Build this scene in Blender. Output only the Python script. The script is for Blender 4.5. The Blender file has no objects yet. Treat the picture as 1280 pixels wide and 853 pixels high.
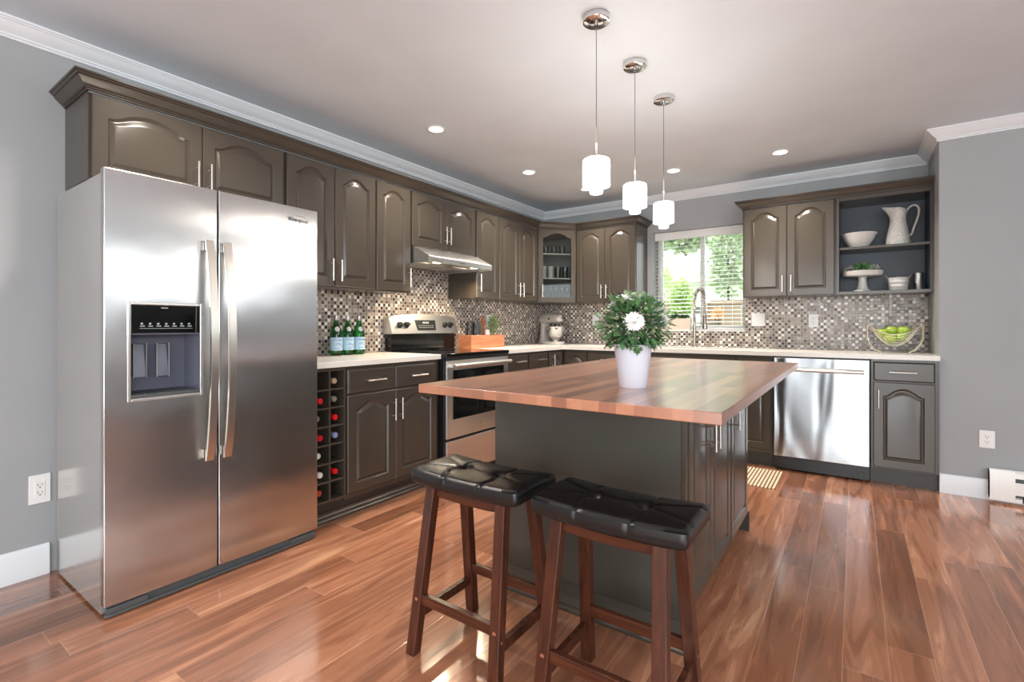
import bpy, math, random
from mathutils import Vector, Matrix
random.seed(7)
PI = math.pi
S = bpy.context.scene
C = S.collection

# ------------------------------------------------------------------ camera, world, lights, exposure
F_PX, PY = 611.9, -18.97
cam_d = bpy.data.cameras.new('camera'); cam = bpy.data.objects.new('camera', cam_d); C.objects.link(cam)
cam.location = (2.988, -4.916, 1.115)
cam.rotation_euler = (PI/2, 0, 0.6098)
cam_d.sensor_fit = 'HORIZONTAL'; cam_d.sensor_width = 36.0
cam_d.lens = F_PX/1280*36.0
cam_d.shift_y = PY/1280
cam_d.clip_start = 0.02; cam_d.clip_end = 200
S.camera = cam
S.view_settings.view_transform = 'Standard'; S.view_settings.look = 'None'
S.view_settings.gamma = 1.0; S.view_settings.use_curve_mapping = False
S.view_settings.exposure = 0.40
S.cycles.max_bounces = 8; S.cycles.diffuse_bounces = 4; S.cycles.glossy_bounces = 4
S.cycles.transmission_bounces = 6; S.cycles.transparent_max_bounces = 12
S.cycles.sample_clamp_indirect = 6.0
S.cycles.caustics_reflective = False; S.cycles.caustics_refractive = False
S.cycles.use_denoising = True

W = bpy.data.worlds.new('daylight'); S.world = W; W.use_nodes = True
_bg = W.node_tree.nodes['Background']; _bg.inputs[0].default_value = (0.90, 0.96, 1.0, 1); _bg.inputs[1].default_value = 2.5

def area(name, loc, rot, sx, sy, power, col=(1, 1, 1), spread=PI):
    d = bpy.data.lights.new(name, 'AREA'); d.shape = 'RECTANGLE'; d.size = sx; d.size_y = sy
    d.energy = power; d.color = col; d.spread = spread
    o = bpy.data.objects.new(name, d); C.objects.link(o); o.location = loc; o.rotation_euler = rot
    return o
# daylight through the dining side windows (east wall) and the patio door behind the camera
DAY = (0.94, 0.98, 1.0)
area('daylight_east_window', (6.27, -2.05, 1.78), (0, PI/2, 0), .55, 2.3, 3.8, DAY)
area('daylight_east_window', (6.27, -6.3, 1.55), (0, PI/2, 0), 1.15, 1.9, 95, DAY)
area('daylight_patio_door', (3.0, -8.17, 1.15), (PI/2+math.radians(28), 0, 0), 2.6, 1.95, 62, DAY)
area('daylight_patio_window', (5.35, -8.17, 1.5), (PI/2+math.radians(25), 0, 0), 1.0, 1.2, 18, DAY)
SUNL = bpy.data.lights.new('sun', 'SUN'); SUNL.energy = 3.0; SUNL.angle = 0.05; SUNL.color = (1, .96, .88)
_s = bpy.data.objects.new('sun', SUNL); C.objects.link(_s); _s.rotation_euler = (math.radians(42), 0, math.radians(25))

CAN_POWER, HOOD_POWER, PENDANT_POWER = 20.0, 4.5, 2.6
WARM = (1.0, 0.90, 0.78)

# ------------------------------------------------------------------ materials
def srgb(r, g, b):
    f = lambda c: (c/12.92 if c <= 0.04045 else ((c+0.055)/1.055)**2.4)
    return (f(r/255), f(g/255), f(b/255), 1)
class NT:
    def __init__(s, name):
        s.m = bpy.data.materials.new(name); s.m.use_nodes = True; s.t = s.m.node_tree
        s.b = s.t.nodes['Principled BSDF']
    def n(s, typ, **k):
        nd = s.t.nodes.new(typ)
        for a, v in k.items(): setattr(nd, a, v)
        return nd
    def put(s, sock, v):
        if isinstance(v, bpy.types.NodeSocket): s.t.links.new(v, sock)
        elif v is not None: sock.default_value = v
    def M(s, op, a, b=None, c=None):
        nd = s.n('ShaderNodeMath', operation=op); s.put(nd.inputs[0], a)
        if b is not None: s.put(nd.inputs[1], b)
        if c is not None: s.put(nd.inputs[2], c)
        return nd.outputs[0]
    def xyz(s, coord='Object'):
        tc = s.n('ShaderNodeTexCoord'); sp = s.n('ShaderNodeSeparateXYZ'); s.put(sp.inputs[0], tc.outputs[coord])
        return sp.outputs
    def comb(s, x, y, z):
        nd = s.n('ShaderNodeCombineXYZ'); s.put(nd.inputs[0], x); s.put(nd.inputs[1], y); s.put(nd.inputs[2], z); return nd.outputs[0]
    def noise(s, vec, scale=5, detail=3, rough=.5, dist=0):
        nd = s.n('ShaderNodeTexNoise'); s.put(nd.inputs['Vector'], vec); nd.inputs['Scale'].default_value = scale
        nd.inputs['Detail'].default_value = detail; nd.inputs['Roughness'].default_value = rough; nd.inputs['Distortion'].default_value = dist
        return nd.outputs[0]
    def white(s, vec):
        nd = s.n('ShaderNodeTexWhiteNoise', noise_dimensions='3D'); s.put(nd.inputs['Vector'], vec); return nd.outputs
    def ramp(s, fac, stops, interp='LINEAR'):
        nd = s.n('ShaderNodeValToRGB'); s.put(nd.inputs[0], fac); cr = nd.color_ramp; cr.interpolation = interp
        while len(cr.elements) < len(stops): cr.elements.new(0.5)
        for e, (p, c) in zip(cr.elements, stops):
            e.position = p; e.color = c if len(c) == 4 else (*c, 1)
        return nd.outputs[0]
    def mix(s, fac, a, b, mode='MIX'):
        nd = s.n('ShaderNodeMix', data_type='RGBA', blend_type=mode); s.put(nd.inputs[0], fac); s.put(nd.inputs[6], a); s.put(nd.inputs[7], b)
        return nd.outputs[2]
    def bump(s, h, strength=.2, dist=.002):
        nd = s.n('ShaderNodeBump'); s.put(nd.inputs['Height'], h); nd.inputs['Strength'].default_value = strength; nd.inputs['Distance'].default_value = dist
        s.t.links.new(nd.outputs[0], s.b.inputs['Normal'])
    def set(s, **k):
        names = dict(col='Base Color', rough='Roughness', metal='Metallic', spec='Specular IOR Level', trans='Transmission Weight', ior='IOR',
                     aniso='Anisotropic', anrot='Anisotropic Rotation', coat='Coat Weight', crough='Coat Roughness', em='Emission Color', es='Emission Strength', alpha='Alpha', sheen='Sheen Weight', tangent='Tangent')
        for a, v in k.items(): s.put(s.b.inputs[names[a]], v)
        return s.m
def plain(name, col, rough=.5, metal=0, **k):
    """a paint or solid with a trace of mottling and unevenness"""
    t = NT(name); x = t.xyz(); v = t.comb(x[0], x[1], x[2])
    nz = t.noise(v, 3, 1, .4)
    t.set(col=t.ramp(nz, [(0.25, tuple(c*.97 for c in col[:3])), (.75, tuple(min(1, c*1.03) for c in col[:3]))]), metal=metal, rough=rough, **k)
    return t.m

MAT = {}
MAT['wall'] = plain('wall_paint', srgb(160, 163, 165), .62)
MAT['ceil'] = plain('ceiling_paint', srgb(222, 234, 244), .75)
MAT['trim'] = plain('trim_paint', srgb(230, 234, 238), .32)
MAT['cab'] = plain('espresso_cabinet_paint', srgb(68, 61, 53), .25, spec=.55)
MAT['cab_dark'] = plain('cabinet_toe_paint', srgb(58, 54, 50), .4)
MAT['cab_inside'] = plain('navy_cabinet_interior', srgb(40, 50, 62), .4)
MAT['glasscab_in'] = plain('pale_cabinet_interior', srgb(150, 148, 142), .5)
MAT['island'] = plain('island_panel_paint', srgb(72, 69, 62), .3)
MAT['quartz'] = plain('white_quartz', srgb(226, 222, 214), .22)
MAT['white'] = plain('white_plastic', srgb(238, 238, 236), .35)
MAT['ceramic'] = plain('white_ceramic', srgb(212, 212, 208), .25)
MAT['black'] = plain('black_plastic', srgb(22, 23, 25), .35)
MAT['blackgloss'] = plain('black_glass', srgb(9, 11, 13), .06)
MAT['darkgrey'] = plain('dark_grey_plastic', srgb(78, 82, 84), .4)
MAT['midgrey'] = plain('grey_plastic', srgb(104, 106, 122), .35)
MAT['chrome'] = plain('chrome', (.72, .72, .72, 1), .08, 1)
MAT['nickel'] = plain('satin_nickel', (.72, .68, .62, 1), .28, 1)
MAT['bronze'] = plain('brushed_bronze_metal', (.42, .37, .33, 1), .25, 1)
MAT['paddle'] = plain('smoky_paddle', srgb(92, 92, 108), .15)
MAT['galv'] = plain('galvanised_tin', (.55, .55, .54, 1), .38, 1)
MAT['copper'] = plain('copper_screw', srgb(214, 150, 118), .3, .7)
MAT['ink'] = plain('dark_ink', srgb(70, 72, 74), .5)
MAT['inkblue'] = plain('blue_ink', srgb(40, 62, 130), .5)
MAT['icon'] = plain('pale_icon_print', srgb(160, 170, 170), .5)
MAT['red'] = plain('red_foil', srgb(200, 24, 34), .3)
MAT['whitefoil'] = plain('white_foil', srgb(215, 215, 214), .35)
MAT['greyfoil'] = plain('grey_foil', srgb(128, 124, 120), .35)
MAT['goldfoil'] = plain('pale_gold_foil', srgb(170, 150, 118), .35)
MAT['bluefoil'] = plain('blue_grey_foil', srgb(128, 134, 168), .35)
MAT['bronzefoil'] = plain('copper_red_foil', srgb(176, 62, 48), .35)
MAT['label'] = plain('pale_blue_label', srgb(176, 210, 232), .5)
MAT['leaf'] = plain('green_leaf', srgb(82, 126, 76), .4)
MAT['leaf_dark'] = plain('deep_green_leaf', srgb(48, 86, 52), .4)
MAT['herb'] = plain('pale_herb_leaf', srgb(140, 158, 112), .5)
MAT['petal'] = plain('white_petal', srgb(248, 248, 246), .5)
MAT['twig'] = plain('dry_twig', srgb(170, 172, 160), .6)
MAT['pot'] = plain('glossy_white_pot', srgb(214, 216, 226), .18)
MAT['soil'] = plain('soil', srgb(48, 36, 28), .9)
MAT['mixer'] = plain('silver_enamel', srgb(206, 198, 190), .2, .15)
MAT['basket'] = plain('cream_wire', srgb(212, 204, 184), .35, .3)
MAT['planter'] = plain('cream_planter', srgb(214, 200, 184), .5)
MAT['siding'] = plain('white_siding', srgb(236, 236, 232), .6)
MAT['shingle'] = plain('grey_roof', srgb(176, 174, 168), .8)
MAT['fence'] = plain('weathered_fence', srgb(150, 128, 108), .8)
MAT['hedge'] = plain('bright_hedge_leaf', srgb(176, 200, 124), .5)
MAT['tree'] = plain('tree_leaf', srgb(176, 188, 158), .5)
MAT['grass'] = plain('grass', srgb(120, 150, 70), .9)
MAT['bark'] = plain('bark', srgb(90, 70, 50), .9)
MAT['blossom'] = plain('orange_blossom', srgb(226, 170, 120), .5)

def emis(name, col, s):
    t = NT(name); t.set(col=(*col, 1), em=(*col, 1), es=s, rough=.4); return t.m
MAT['lamp'] = emis('lit_lamp_lens', (1, .95, .88), 9)
MAT['shade'] = emis('lit_white_glass_shade', (1, .97, .94), 2.6)
MAT['hoodlamp'] = emis('lit_hood_lens', (1, .85, .62), 8)

def glass(name, col, rough=0.0, thin=False):
    t = NT(name)
    if thin:
        # a thin pane: mostly clear, a reflection growing towards grazing angles
        gl = t.n('ShaderNodeBsdfGlossy'); gl.inputs['Roughness'].default_value = .02
        tr = t.n('ShaderNodeBsdfTransparent'); tr.inputs[0].default_value = col
        fr = t.n('ShaderNodeFresnel'); fr.inputs[0].default_value = 1.45
        mx = t.n('ShaderNodeMixShader'); t.put(mx.inputs[0], fr.outputs[0]); t.put(mx.inputs[1], tr.outputs[0]); t.put(mx.inputs[2], gl.outputs[0])
        t.put(t.t.nodes['Material Output'].inputs[0], mx.outputs[0]); return t.m
    t.set(col=col, trans=1.0, rough=rough, ior=1.45); return t.m
MAT['pane'] = glass('window_glass', (.97, .99, .98, 1), thin=True)
MAT['cabglass'] = glass('cabinet_glass', (.86, .88, .86, 1), thin=True)
MAT['green_glass'] = glass('green_bottle_glass', srgb(34, 150, 60), .02)
MAT['tumbler'] = glass('drinking_glass', (.93, .96, .96, 1), thin=True)
MAT['wineglass'] = plain('dark_wine_bottle_glass', srgb(18, 26, 18), .1)

ANR = 0.0
def steel(name, base=(.58, .575, .57), rough=.24, aniso=.6, vertical=True, bump=.0):
    t = NT(name); x = t.xyz()
    if vertical: v = t.comb(t.M('MULTIPLY', x[0], 260), t.M('MULTIPLY', x[1], 260), t.M('MULTIPLY', x[2], 1.2))
    else: v = t.comb(t.M('MULTIPLY', x[0], 1.2), t.M('MULTIPLY', x[1], 1.2), t.M('MULTIPLY', x[2], 260))
    nz = t.noise(v, 1, 2, .5)
    sm = t.noise(t.comb(x[0], x[1], x[2]), 2.2, 2, .5)
    t.set(col=t.ramp(nz, [(.3, tuple(c*.98 for c in base)), (.7, tuple(min(1, c*1.02) for c in base))]), metal=1.0,
          rough=t.M('ADD', t.M('MULTIPLY_ADD', nz, .015, rough-.03), t.M('MULTIPLY', sm, .06)), aniso=aniso, anrot=ANR)
    tg = t.n('ShaderNodeTangent', direction_type='RADIAL', axis='Z'); t.put(t.b.inputs['Tangent'], tg.outputs[0])
    if bump: t.bump(sm, bump, .02)
    return t.m
MAT['steel'] = steel('brushed_stainless_steel', aniso=.85, rough=.22, bump=.25)
MAT['steel_side'] = plain('satin_grey_steel_side', (.60, .585, .56, 1), .17, .65)
MAT['steel_h'] = plain('horizontal_brushed_steel', (.66, .65, .63, 1), .32, 1)

def brushed_dw():
    t = NT('polished_dishwasher_steel'); x = t.xyz()
    sm = t.noise(t.comb(t.M('MULTIPLY', x[0], 5), t.M('MULTIPLY', x[1], 5), t.M('MULTIPLY', x[2], 1.1)), 1, 1, .4, .6)
    t.set(col=(.38, .39, .40, 1), metal=1.0, rough=.2, aniso=.4); t.bump(sm, .6, .03); return t.m
MAT['steel_dw'] = brushed_dw()

def floor_mat():
    t = NT('walnut_laminate_planks'); x = t.xyz(); PW, PL = .126, 1.21
    px = t.M('DIVIDE', t.M('SUBTRACT', x[0], 2.957-PW*40), PW)
    row = t.M('FLOOR', px); fx = t.M('FRACT', px)
    ro = t.white(t.comb(row, 3.7, 1.1))[0]
    py = t.M('ADD', t.M('DIVIDE', x[1], PL), t.M('MULTIPLY', ro, 7.31))
    col = t.M('FLOOR', py); fy = t.M('FRACT', py)
    wn = t.white(t.comb(row, col, 9.2)); r1 = wn[0]; spc = t.n('ShaderNodeSeparateColor'); t.put(spc.inputs[0], wn[1])
    off = t.M('MULTIPLY', r1, 37.0); off2 = t.M('MULTIPLY', spc.outputs[1], 53.0)
    gv = t.comb(t.M('ADD', t.M('MULTIPLY', x[0], 14), off), t.M('ADD', t.M('MULTIPLY', x[1], 1.3), off2), 0)
    big = t.noise(gv, 1.0, 3, .55, 1.4)
    fine = t.noise(t.comb(t.M('ADD', t.M('MULTIPLY', x[0], 120), off), t.M('ADD', t.M('MULTIPLY', x[1], 3.0), off2), 0), 1, 4, .6, .5)
    # swirling cathedral figure: bands of a warped coordinate
    wv = t.M('SINE', t.M('MULTIPLY', t.M('ADD', big, t.M('MULTIPLY', fine, .08)), 34))
    base = t.ramp(t.M('ADD', t.M('MULTIPLY', big, .8), t.M('MULTIPLY', t.M('SUBTRACT', r1, .5), .28)),
                  [(.20, srgb(124, 82, 61)), (.42, srgb(160, 107, 80)), (.56, srgb(188, 131, 100)), (.74, srgb(220, 170, 134))])
    c1 = t.mix(t.M('MULTIPLY', t.M('MAXIMUM', wv, 0), .20), base, srgb(120, 72, 52), 'MIX')
    c2 = t.mix(t.M('MULTIPLY', fine, .35), c1, srgb(190, 140, 110), 'MULTIPLY')
    c2 = t.mix(.22, c1, c2)
    ex = t.M('MINIMUM', fx, t.M('SUBTRACT', 1, fx)); ey = t.M('MULTIPLY', t.M('MINIMUM', fy, t.M('SUBTRACT', 1, fy)), PL/PW)
    e = t.M('MINIMUM', ex, ey)
    seam = t.M('LESS_THAN', e, .010)
    c3 = t.mix(t.M('MULTIPLY', seam, .6), c2, srgb(196, 150, 120))  # paler seams: reflection off the plank bevels painted into the colour
    t.set(col=c3, rough=t.M('MULTIPLY_ADD', fine, .05, .14), spec=.9, coat=.5, crough=.12)
    t.bump(t.M('ADD', t.M('MINIMUM', t.M('MULTIPLY', e, 40), 1), t.M('MULTIPLY', fine, .05)), .25, .0012)
    return t.m
MAT['floor'] = floor_mat()

def mosaic_mat():
    t = NT('glass_and_stone_mosaic'); x = t.xyz(); P = .0243
    u = t.M('DIVIDE', t.M('ADD', x[0], x[1]), P); v = t.M('DIVIDE', x[2], P)
    iu, iv = t.M('FLOOR', u), t.M('FLOOR', v); fu, fv = t.M('FRACT', u), t.M('FRACT', v)
    wn = t.white(t.comb(iu, iv, 4.4)); r = wn[0]; sp = t.n('ShaderNodeSeparateColor'); t.put(sp.inputs[0], wn[1])
    par = t.M('MODULO', t.M('ADD', iu, t.M('ADD', iv, 4000)), 2)        # loosely alternating dark and pale chips
    rr = t.M('ADD', t.M('MULTIPLY', r, .56), t.M('MULTIPLY', par, .44))
    c = t.ramp(rr, [(0, srgb(60, 54, 53)), (.16, srgb(92, 80, 74)), (.30, srgb(124, 112, 104)), (.44, srgb(160, 149, 139)), (.60, srgb(194, 184, 173)), (.74, srgb(136, 126, 119)), (.87, srgb(244, 238, 230))], 'CONSTANT')
    eu = t.M('MINIMUM', fu, t.M('SUBTRACT', 1, fu)); ev = t.M('MINIMUM', fv, t.M('SUBTRACT', 1, fv)); e = t.M('MINIMUM', eu, ev)
    g = t.M('LESS_THAN', e, .055)
    t.set(col=t.mix(g, c, srgb(190, 182, 172)), rough=t.M('ADD', t.M('MULTIPLY', g, .5), t.M('MULTIPLY_ADD', sp.outputs[1], .22, .12)))
    t.bump(t.M('MINIMUM', t.M('MULTIPLY', e, 8), 1), .5, .002)
    return t.m
MAT['mosaic'] = mosaic_mat()

def butcher_mat():
    t = NT('walnut_butcher_block'); x = t.xyz(); PW, PL = .052, .75
    px = t.M('DIVIDE', x[0], PW); row = t.M('FLOOR', px); ro = t.white(t.comb(row, 1.7, 2.1))[0]
    py = t.M('ADD', t.M('DIVIDE', x[1], PL), t.M('MULTIPLY', ro, 5.3)); col = t.M('FLOOR', py)
    wn = t.white(t.comb(row, col, 5.5)); r = wn[0]
    # end grain on the faces that look along the staves
    gn = t.n('ShaderNodeNewGeometry'); sp = t.n('ShaderNodeSeparateXYZ'); t.put(sp.inputs[0], gn.outputs['Normal'])
    end = t.M('GREATER_THAN', t.M('ABSOLUTE', sp.outputs[1]), .7)
    g = t.noise(t.comb(t.M('ADD', t.M('MULTIPLY', x[0], 26), t.M('MULTIPLY', r, 40)), t.M('MULTIPLY', x[1], 2.0), t.M('MULTIPLY', x[2], 26)), 1, 4, .55, .5)
    ge = t.noise(t.comb(t.M('ADD', t.M('MULTIPLY', x[0], 90), t.M('MULTIPLY', r, 40)), 0, t.M('MULTIPLY', x[2], 220)), 1, 3, .6, 2.0)
    fac = t.M('ADD', t.M('MULTIPLY', r, .55), t.M('MULTIPLY', g, .5))
    c = t.ramp(fac, [(.12, srgb(104, 64, 48)), (.40, srgb(142, 90, 68)), (.68, srgb(170, 112, 84)), (.95, srgb(200, 144, 110))])
    ce = t.mix(t.M('MULTIPLY', ge, .6), c, srgb(196, 132, 96))
    t.set(col=t.mix(end, c, ce), rough=t.M('MULTIPLY_ADD', g, .06, .26), spec=1.0, coat=.7, crough=.22)
    return t.m
MAT['butcher'] = butcher_mat()

def wood(name, dark, light, axis=2, rough=.3, sc=40):
    t = NT(name); x = t.xyz(); k = [sc, sc, sc]; k[axis] = 2.5
    n = t.noise(t.comb(*[t.M('MULTIPLY', x[i], k[i]) for i in range(3)]), 1, 4, .6, .5)
    t.set(col=t.ramp(n, [(.3, dark), (.72, light)]), rough=rough); t.bump(n, .05, .001); return t.m
MAT['stool'] = wood('cherry_stained_wood', srgb(52, 28, 20), srgb(92, 48, 30), 2, .25)
MAT['stool_x'] = wood('cherry_stained_rail_wood', srgb(52, 28, 20), srgb(96, 50, 30), 0, .25)
MAT['boxwood'] = wood('cedar_box_wood', srgb(150, 92, 64), srgb(192, 130, 94), 1, .45, 30)
MAT['spoonwood'] = wood('olive_wood', srgb(120, 66, 34), srgb(176, 104, 60), 2, .4, 30)

def leather():
    t = NT('black_leather'); x = t.xyz(); vr = t.n('ShaderNodeTexVoronoi'); tc = t.n('ShaderNodeTexCoord')
    t.put(vr.inputs['Vector'], tc.outputs['Object']); vr.inputs['Scale'].default_value = 420
    t.set(col=srgb(20, 21, 22), rough=.3, spec=.6); t.bump(vr.outputs[0], .12, .0006); return t.m
MAT['leather'] = leather()

def apple_mat():
    t = NT('green_apple_skin'); x = t.xyz(); n = t.noise(t.comb(x[0], x[1], x[2]), 30, 3, .6)
    t.set(col=t.ramp(n, [(.3, srgb(140, 178, 44)), (.7, srgb(186, 208, 92))]), rough=.28); return t.m
MAT['apple'] = apple_mat()

def rug_mat():
    t = NT('striped_cotton_rug'); x = t.xyz(); f = t.M('FRACT', t.M('DIVIDE', x[0], .0235)); n = t.noise(t.comb(x[0], x[1], x[2]), 300, 2)
    c = t.ramp(t.M('ADD', f, t.M('MULTIPLY', n, .06)), [(0, srgb(226, 208, 178)), (.62, srgb(110, 78, 58))], 'CONSTANT')
    t.set(col=c, rough=.9); t.bump(t.M('SINE', t.M('MULTIPLY', f, 6.283)), .4, .004); return t.m
MAT['rug'] = rug_mat()

def rough_ceramic():
    t = NT('textured_white_ceramic'); x = t.xyz(); n = t.noise(t.comb(x[0], x[1], x[2]), 60, 3, .6)
    t.set(col=srgb(206, 205, 200), rough=.28); t.bump(n, 1.0, .012); return t.m
MAT['texceramic'] = rough_ceramic()

# ------------------------------------------------------------------ mesh builder
class MB:
    def __init__(s): s.v = []; s.f = []
    def add(s, vs, fs):
        b = len(s.v); s.v += [tuple(v) for v in vs]; s.f += [tuple(b+i for i in f) for f in fs]; return s
    def box(s, x0, x1, y0, y1, z0, z1):
        x0, x1 = min(x0, x1), max(x0, x1); y0, y1 = min(y0, y1), max(y0, y1); z0, z1 = min(z0, z1), max(z0, z1)
        return s.add([(x0, y0, z0), (x1, y0, z0), (x1, y1, z0), (x0, y1, z0), (x0, y0, z1), (x1, y0, z1), (x1, y1, z1), (x0, y1, z1)],
                     [(3, 2, 1, 0), (4, 5, 6, 7), (0, 1, 5, 4), (1, 2, 6, 5), (2, 3, 7, 6), (3, 0, 4, 7)])
    def beam(s, p, q, w, d, up=(0, 0, 1), horiz_ends=False):
        """a bar of section w x d from p to q"""
        p, q = Vector(p), Vector(q); t = (q-p).normalized(); u = Vector(up)
        a = t.cross(u)
        if a.length < 1e-4: a = Vector((1, 0, 0))
        a.normalize(); b = a.cross(t).normalized(); vs = []
        for c in (p, q):
            for i, j in ((-1, -1), (1, -1), (1, 1), (-1, 1)):
                vs.append(c + a*(i*w/2) + b*(j*d/2))
        if horiz_ends:
            for k, v in enumerate(vs):
                z = p.z if k < 4 else q.z
                vs[k] = v + t*((z - v.z)/t.z)
        return s.add(vs, [(3, 2, 1, 0), (4, 5, 6, 7), (0, 1, 5, 4), (1, 2, 6, 5), (2, 3, 7, 6), (3, 0, 4, 7)])
    def tube(s, pts, r, n=10, closed=False, caps=True):
        pts = [Vector(p) for p in pts]; m = len(pts); rs = r if isinstance(r, (list, tuple)) else [r]*m
        vs = []; prev = None
        for i, p in enumerate(pts):
            if closed: t = pts[(i+1) % m]-pts[i-1]
            else: t = pts[min(i+1, m-1)]-pts[max(i-1, 0)]
            t.normalize()
            if prev is None:
                a = t.cross(Vector((0, 0, 1)))
                if a.length < .1: a = t.cross(Vector((1, 0, 0)))
            else: a = prev - t*prev.dot(t)
            a.normalize(); prev = a; b = t.cross(a)
            for k in range(n):
                w = 2*PI*k/n; vs.append(p + (a*math.cos(w)+b*math.sin(w))*rs[i])
        fs = []
        for i in range(m if closed else m-1):
            j = (i+1) % m
            for k in range(n):
                l = (k+1) % n; fs.append((i*n+k, i*n+l, j*n+l, j*n+k))
        if caps and not closed:
            fs.append(tuple(range(n-1, -1, -1))); fs.append(tuple((m-1)*n+k for k in range(n)))
        return s.add(vs, fs)
    def lathe(s, prof, n=28, c=(0, 0, 0), sx=1, sy=1, closed=False):
        """profile of (radius, height) turned about z; radius 0 closes to a point"""
        vs = []; idx = []
        for r, z in prof:
            if r < 1e-6: idx.append([len(vs)]); vs.append((c[0], c[1], c[2]+z))
            else:
                idx.append(list(range(len(vs), len(vs)+n)))
                for k in range(n):
                    w = 2*PI*k/n; vs.append((c[0]+r*sx*math.cos(w), c[1]+r*sy*math.sin(w), c[2]+z))
        fs = []
        rng = list(zip(idx[:-1], idx[1:])) + ([(idx[-1], idx[0])] if closed else [])
        for a, b in rng:
            for k in range(n):
                l = (k+1) % n
                if len(a) == 1 and len(b) == 1: continue
                if len(a) == 1: fs.append((a[0], b[l], b[k]))
                elif len(b) == 1: fs.append((a[k], a[l], b[0]))
                else: fs.append((a[k], a[l], b[l], b[k]))
        if not closed:
            if len(idx[0]) > 1: fs.append(tuple(reversed(idx[0])))
            if len(idx[-1]) > 1: fs.append(tuple(idx[-1]))
        return s.add(vs, fs)
    def prism(s, poly, axis, a, b):
        """polygon (two coordinates, counter-clockwise) pushed along axis from a to b"""
        def P(u, v, w): return {'x': (w, u, v), 'y': (u, w, v), 'z': (u, v, w)}[axis]
        n = len(poly); vs = [P(u, v, a) for u, v in poly]+[P(u, v, b) for u, v in poly]
        fs = [tuple(range(n-1, -1, -1)), tuple(range(n, 2*n))]+[(i, (i+1) % n, (i+1) % n+n, i+n) for i in range(n)]
        return s.add(vs, fs)
    def sweep(s, prof, path, closed_prof=True):
        """profile of (out, z) carried along a polyline in plan with mitred corners; out is to the right of travel"""
        n = len(path); vs = []
        for i, p in enumerate(path):
            p = Vector(p); ns = []
            if i > 0: t = (p-Vector(path[i-1])).normalized(); ns.append(Vector((t.y, -t.x)))
            if i < n-1: t = (Vector(path[i+1])-p).normalized(); ns.append(Vector((t.y, -t.x)))
            m = sum(ns, Vector((0, 0))).normalized(); k = 1/max(.2, m.dot(ns[0]))
            for o, z in prof: vs.append((p.x+m.x*o*k, p.y+m.y*o*k, z))
        c = len(prof); fs = []
        for i in range(n-1):
            for k in range(c):
                l = (k+1) % c; fs.append((i*c+k, i*c+l, (i+1)*c+l, (i+1)*c+k))
        fs.append(tuple(range(c-1, -1, -1))); fs.append(tuple((n-1)*c+k for k in range(c)))
        return s.add(vs, fs)
    def xf(s, M, start=0):
        for i in range(start, len(s.v)): s.v[i] = tuple(M @ Vector(s.v[i]))
        return s
    def build(s, name, mat, parent=None, bevel=0, smooth=True, angle=35, loc=None, rot=None, solid=0, subd=0):
        me = bpy.data.meshes.new(name); me.from_pydata([tuple(v) for v in s.v], [], s.f); me.validate()
        import bmesh
        bm = bmesh.new(); bm.from_mesh(me); bmesh.ops.recalc_face_normals(bm, faces=bm.faces); bm.to_mesh(me); bm.free()
        me.materials.append(MAT[mat] if isinstance(mat, str) else mat)
        if smooth:
            me.polygons.foreach_set('use_smooth', [True]*len(me.polygons)); me.set_sharp_from_angle(angle=math.radians(angle))
        o = bpy.data.objects.new(name, me); C.objects.link(o)
        if parent is not None: o.parent = parent
        if loc is not None: o.location = loc
        if rot is not None: o.rotation_euler = (0, 0, rot)
        if bevel:
            b = o.modifiers.new('bevel', 'BEVEL'); b.width = bevel; b.segments = 2; b.limit_method = 'ANGLE'; b.angle_limit = math.radians(40)
            if smooth: b.harden_normals = True
        if solid: d = o.modifiers.new('thickness', 'SOLIDIFY'); d.thickness = solid; d.offset = 0
        if subd: d = o.modifiers.new('subdivision', 'SUBSURF'); d.levels = subd; d.render_levels = subd
        return o
def bx(*a): return MB().box(*a)
def tag(o, label, cat, group=None, kind=None):
    if label: o['label'] = label
    if cat: o['category'] = cat
    if group: o['group'] = group
    if kind: o['kind'] = kind
    return o
def thing(name, label, cat, loc=(0, 0, 0), rz=0, group=None):
    o = bpy.data.objects.new(name, None); C.objects.link(o); o.location = loc; o.rotation_euler = (0, 0, rz); o.empty_display_size = .05
    return tag(o, label, cat, group)
def struct(name, mb, mat, bevel=0, **k):
    o = mb.build(name, mat, bevel=bevel, **k); o['kind'] = 'structure'; return o
def dup(root, loc=None, rz=None, label=None, group=None):
    r = root.copy(); C.objects.link(r)
    if loc is not None: r.location = loc
    if rz is not None: r.rotation_euler = (0, 0, rz)
    if label: r['label'] = label
    if group: r['group'] = group
    for ch in list(root.children):
        c = ch.copy(); C.objects.link(c); c.parent = r
        for g in list(ch.children):
            d = g.copy(); C.objects.link(d); d.parent = c
    return r
def text_mb(txt, size, extrude=.0006):
    """lettering as mesh in the xz plane, facing -y, centred"""
    cu = bpy.data.curves.new('lettering', 'FONT'); cu.body = txt; cu.size = size; cu.extrude = extrude; cu.resolution_u = 3
    cu.align_x = 'CENTER'; cu.align_y = 'CENTER'
    o = bpy.data.objects.new('lettering', cu); C.objects.link(o); bpy.context.view_layer.update()
    me = bpy.data.meshes.new_from_object(o.evaluated_get(bpy.context.evaluated_depsgraph_get()))
    m = MB(); m.add([(v.co.x, -v.co.z, v.co.y) for v in me.vertices], [tuple(p.vertices) for p in me.polygons])
    bpy.data.objects.remove(o); bpy.data.meshes.remove(me); return m

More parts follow.
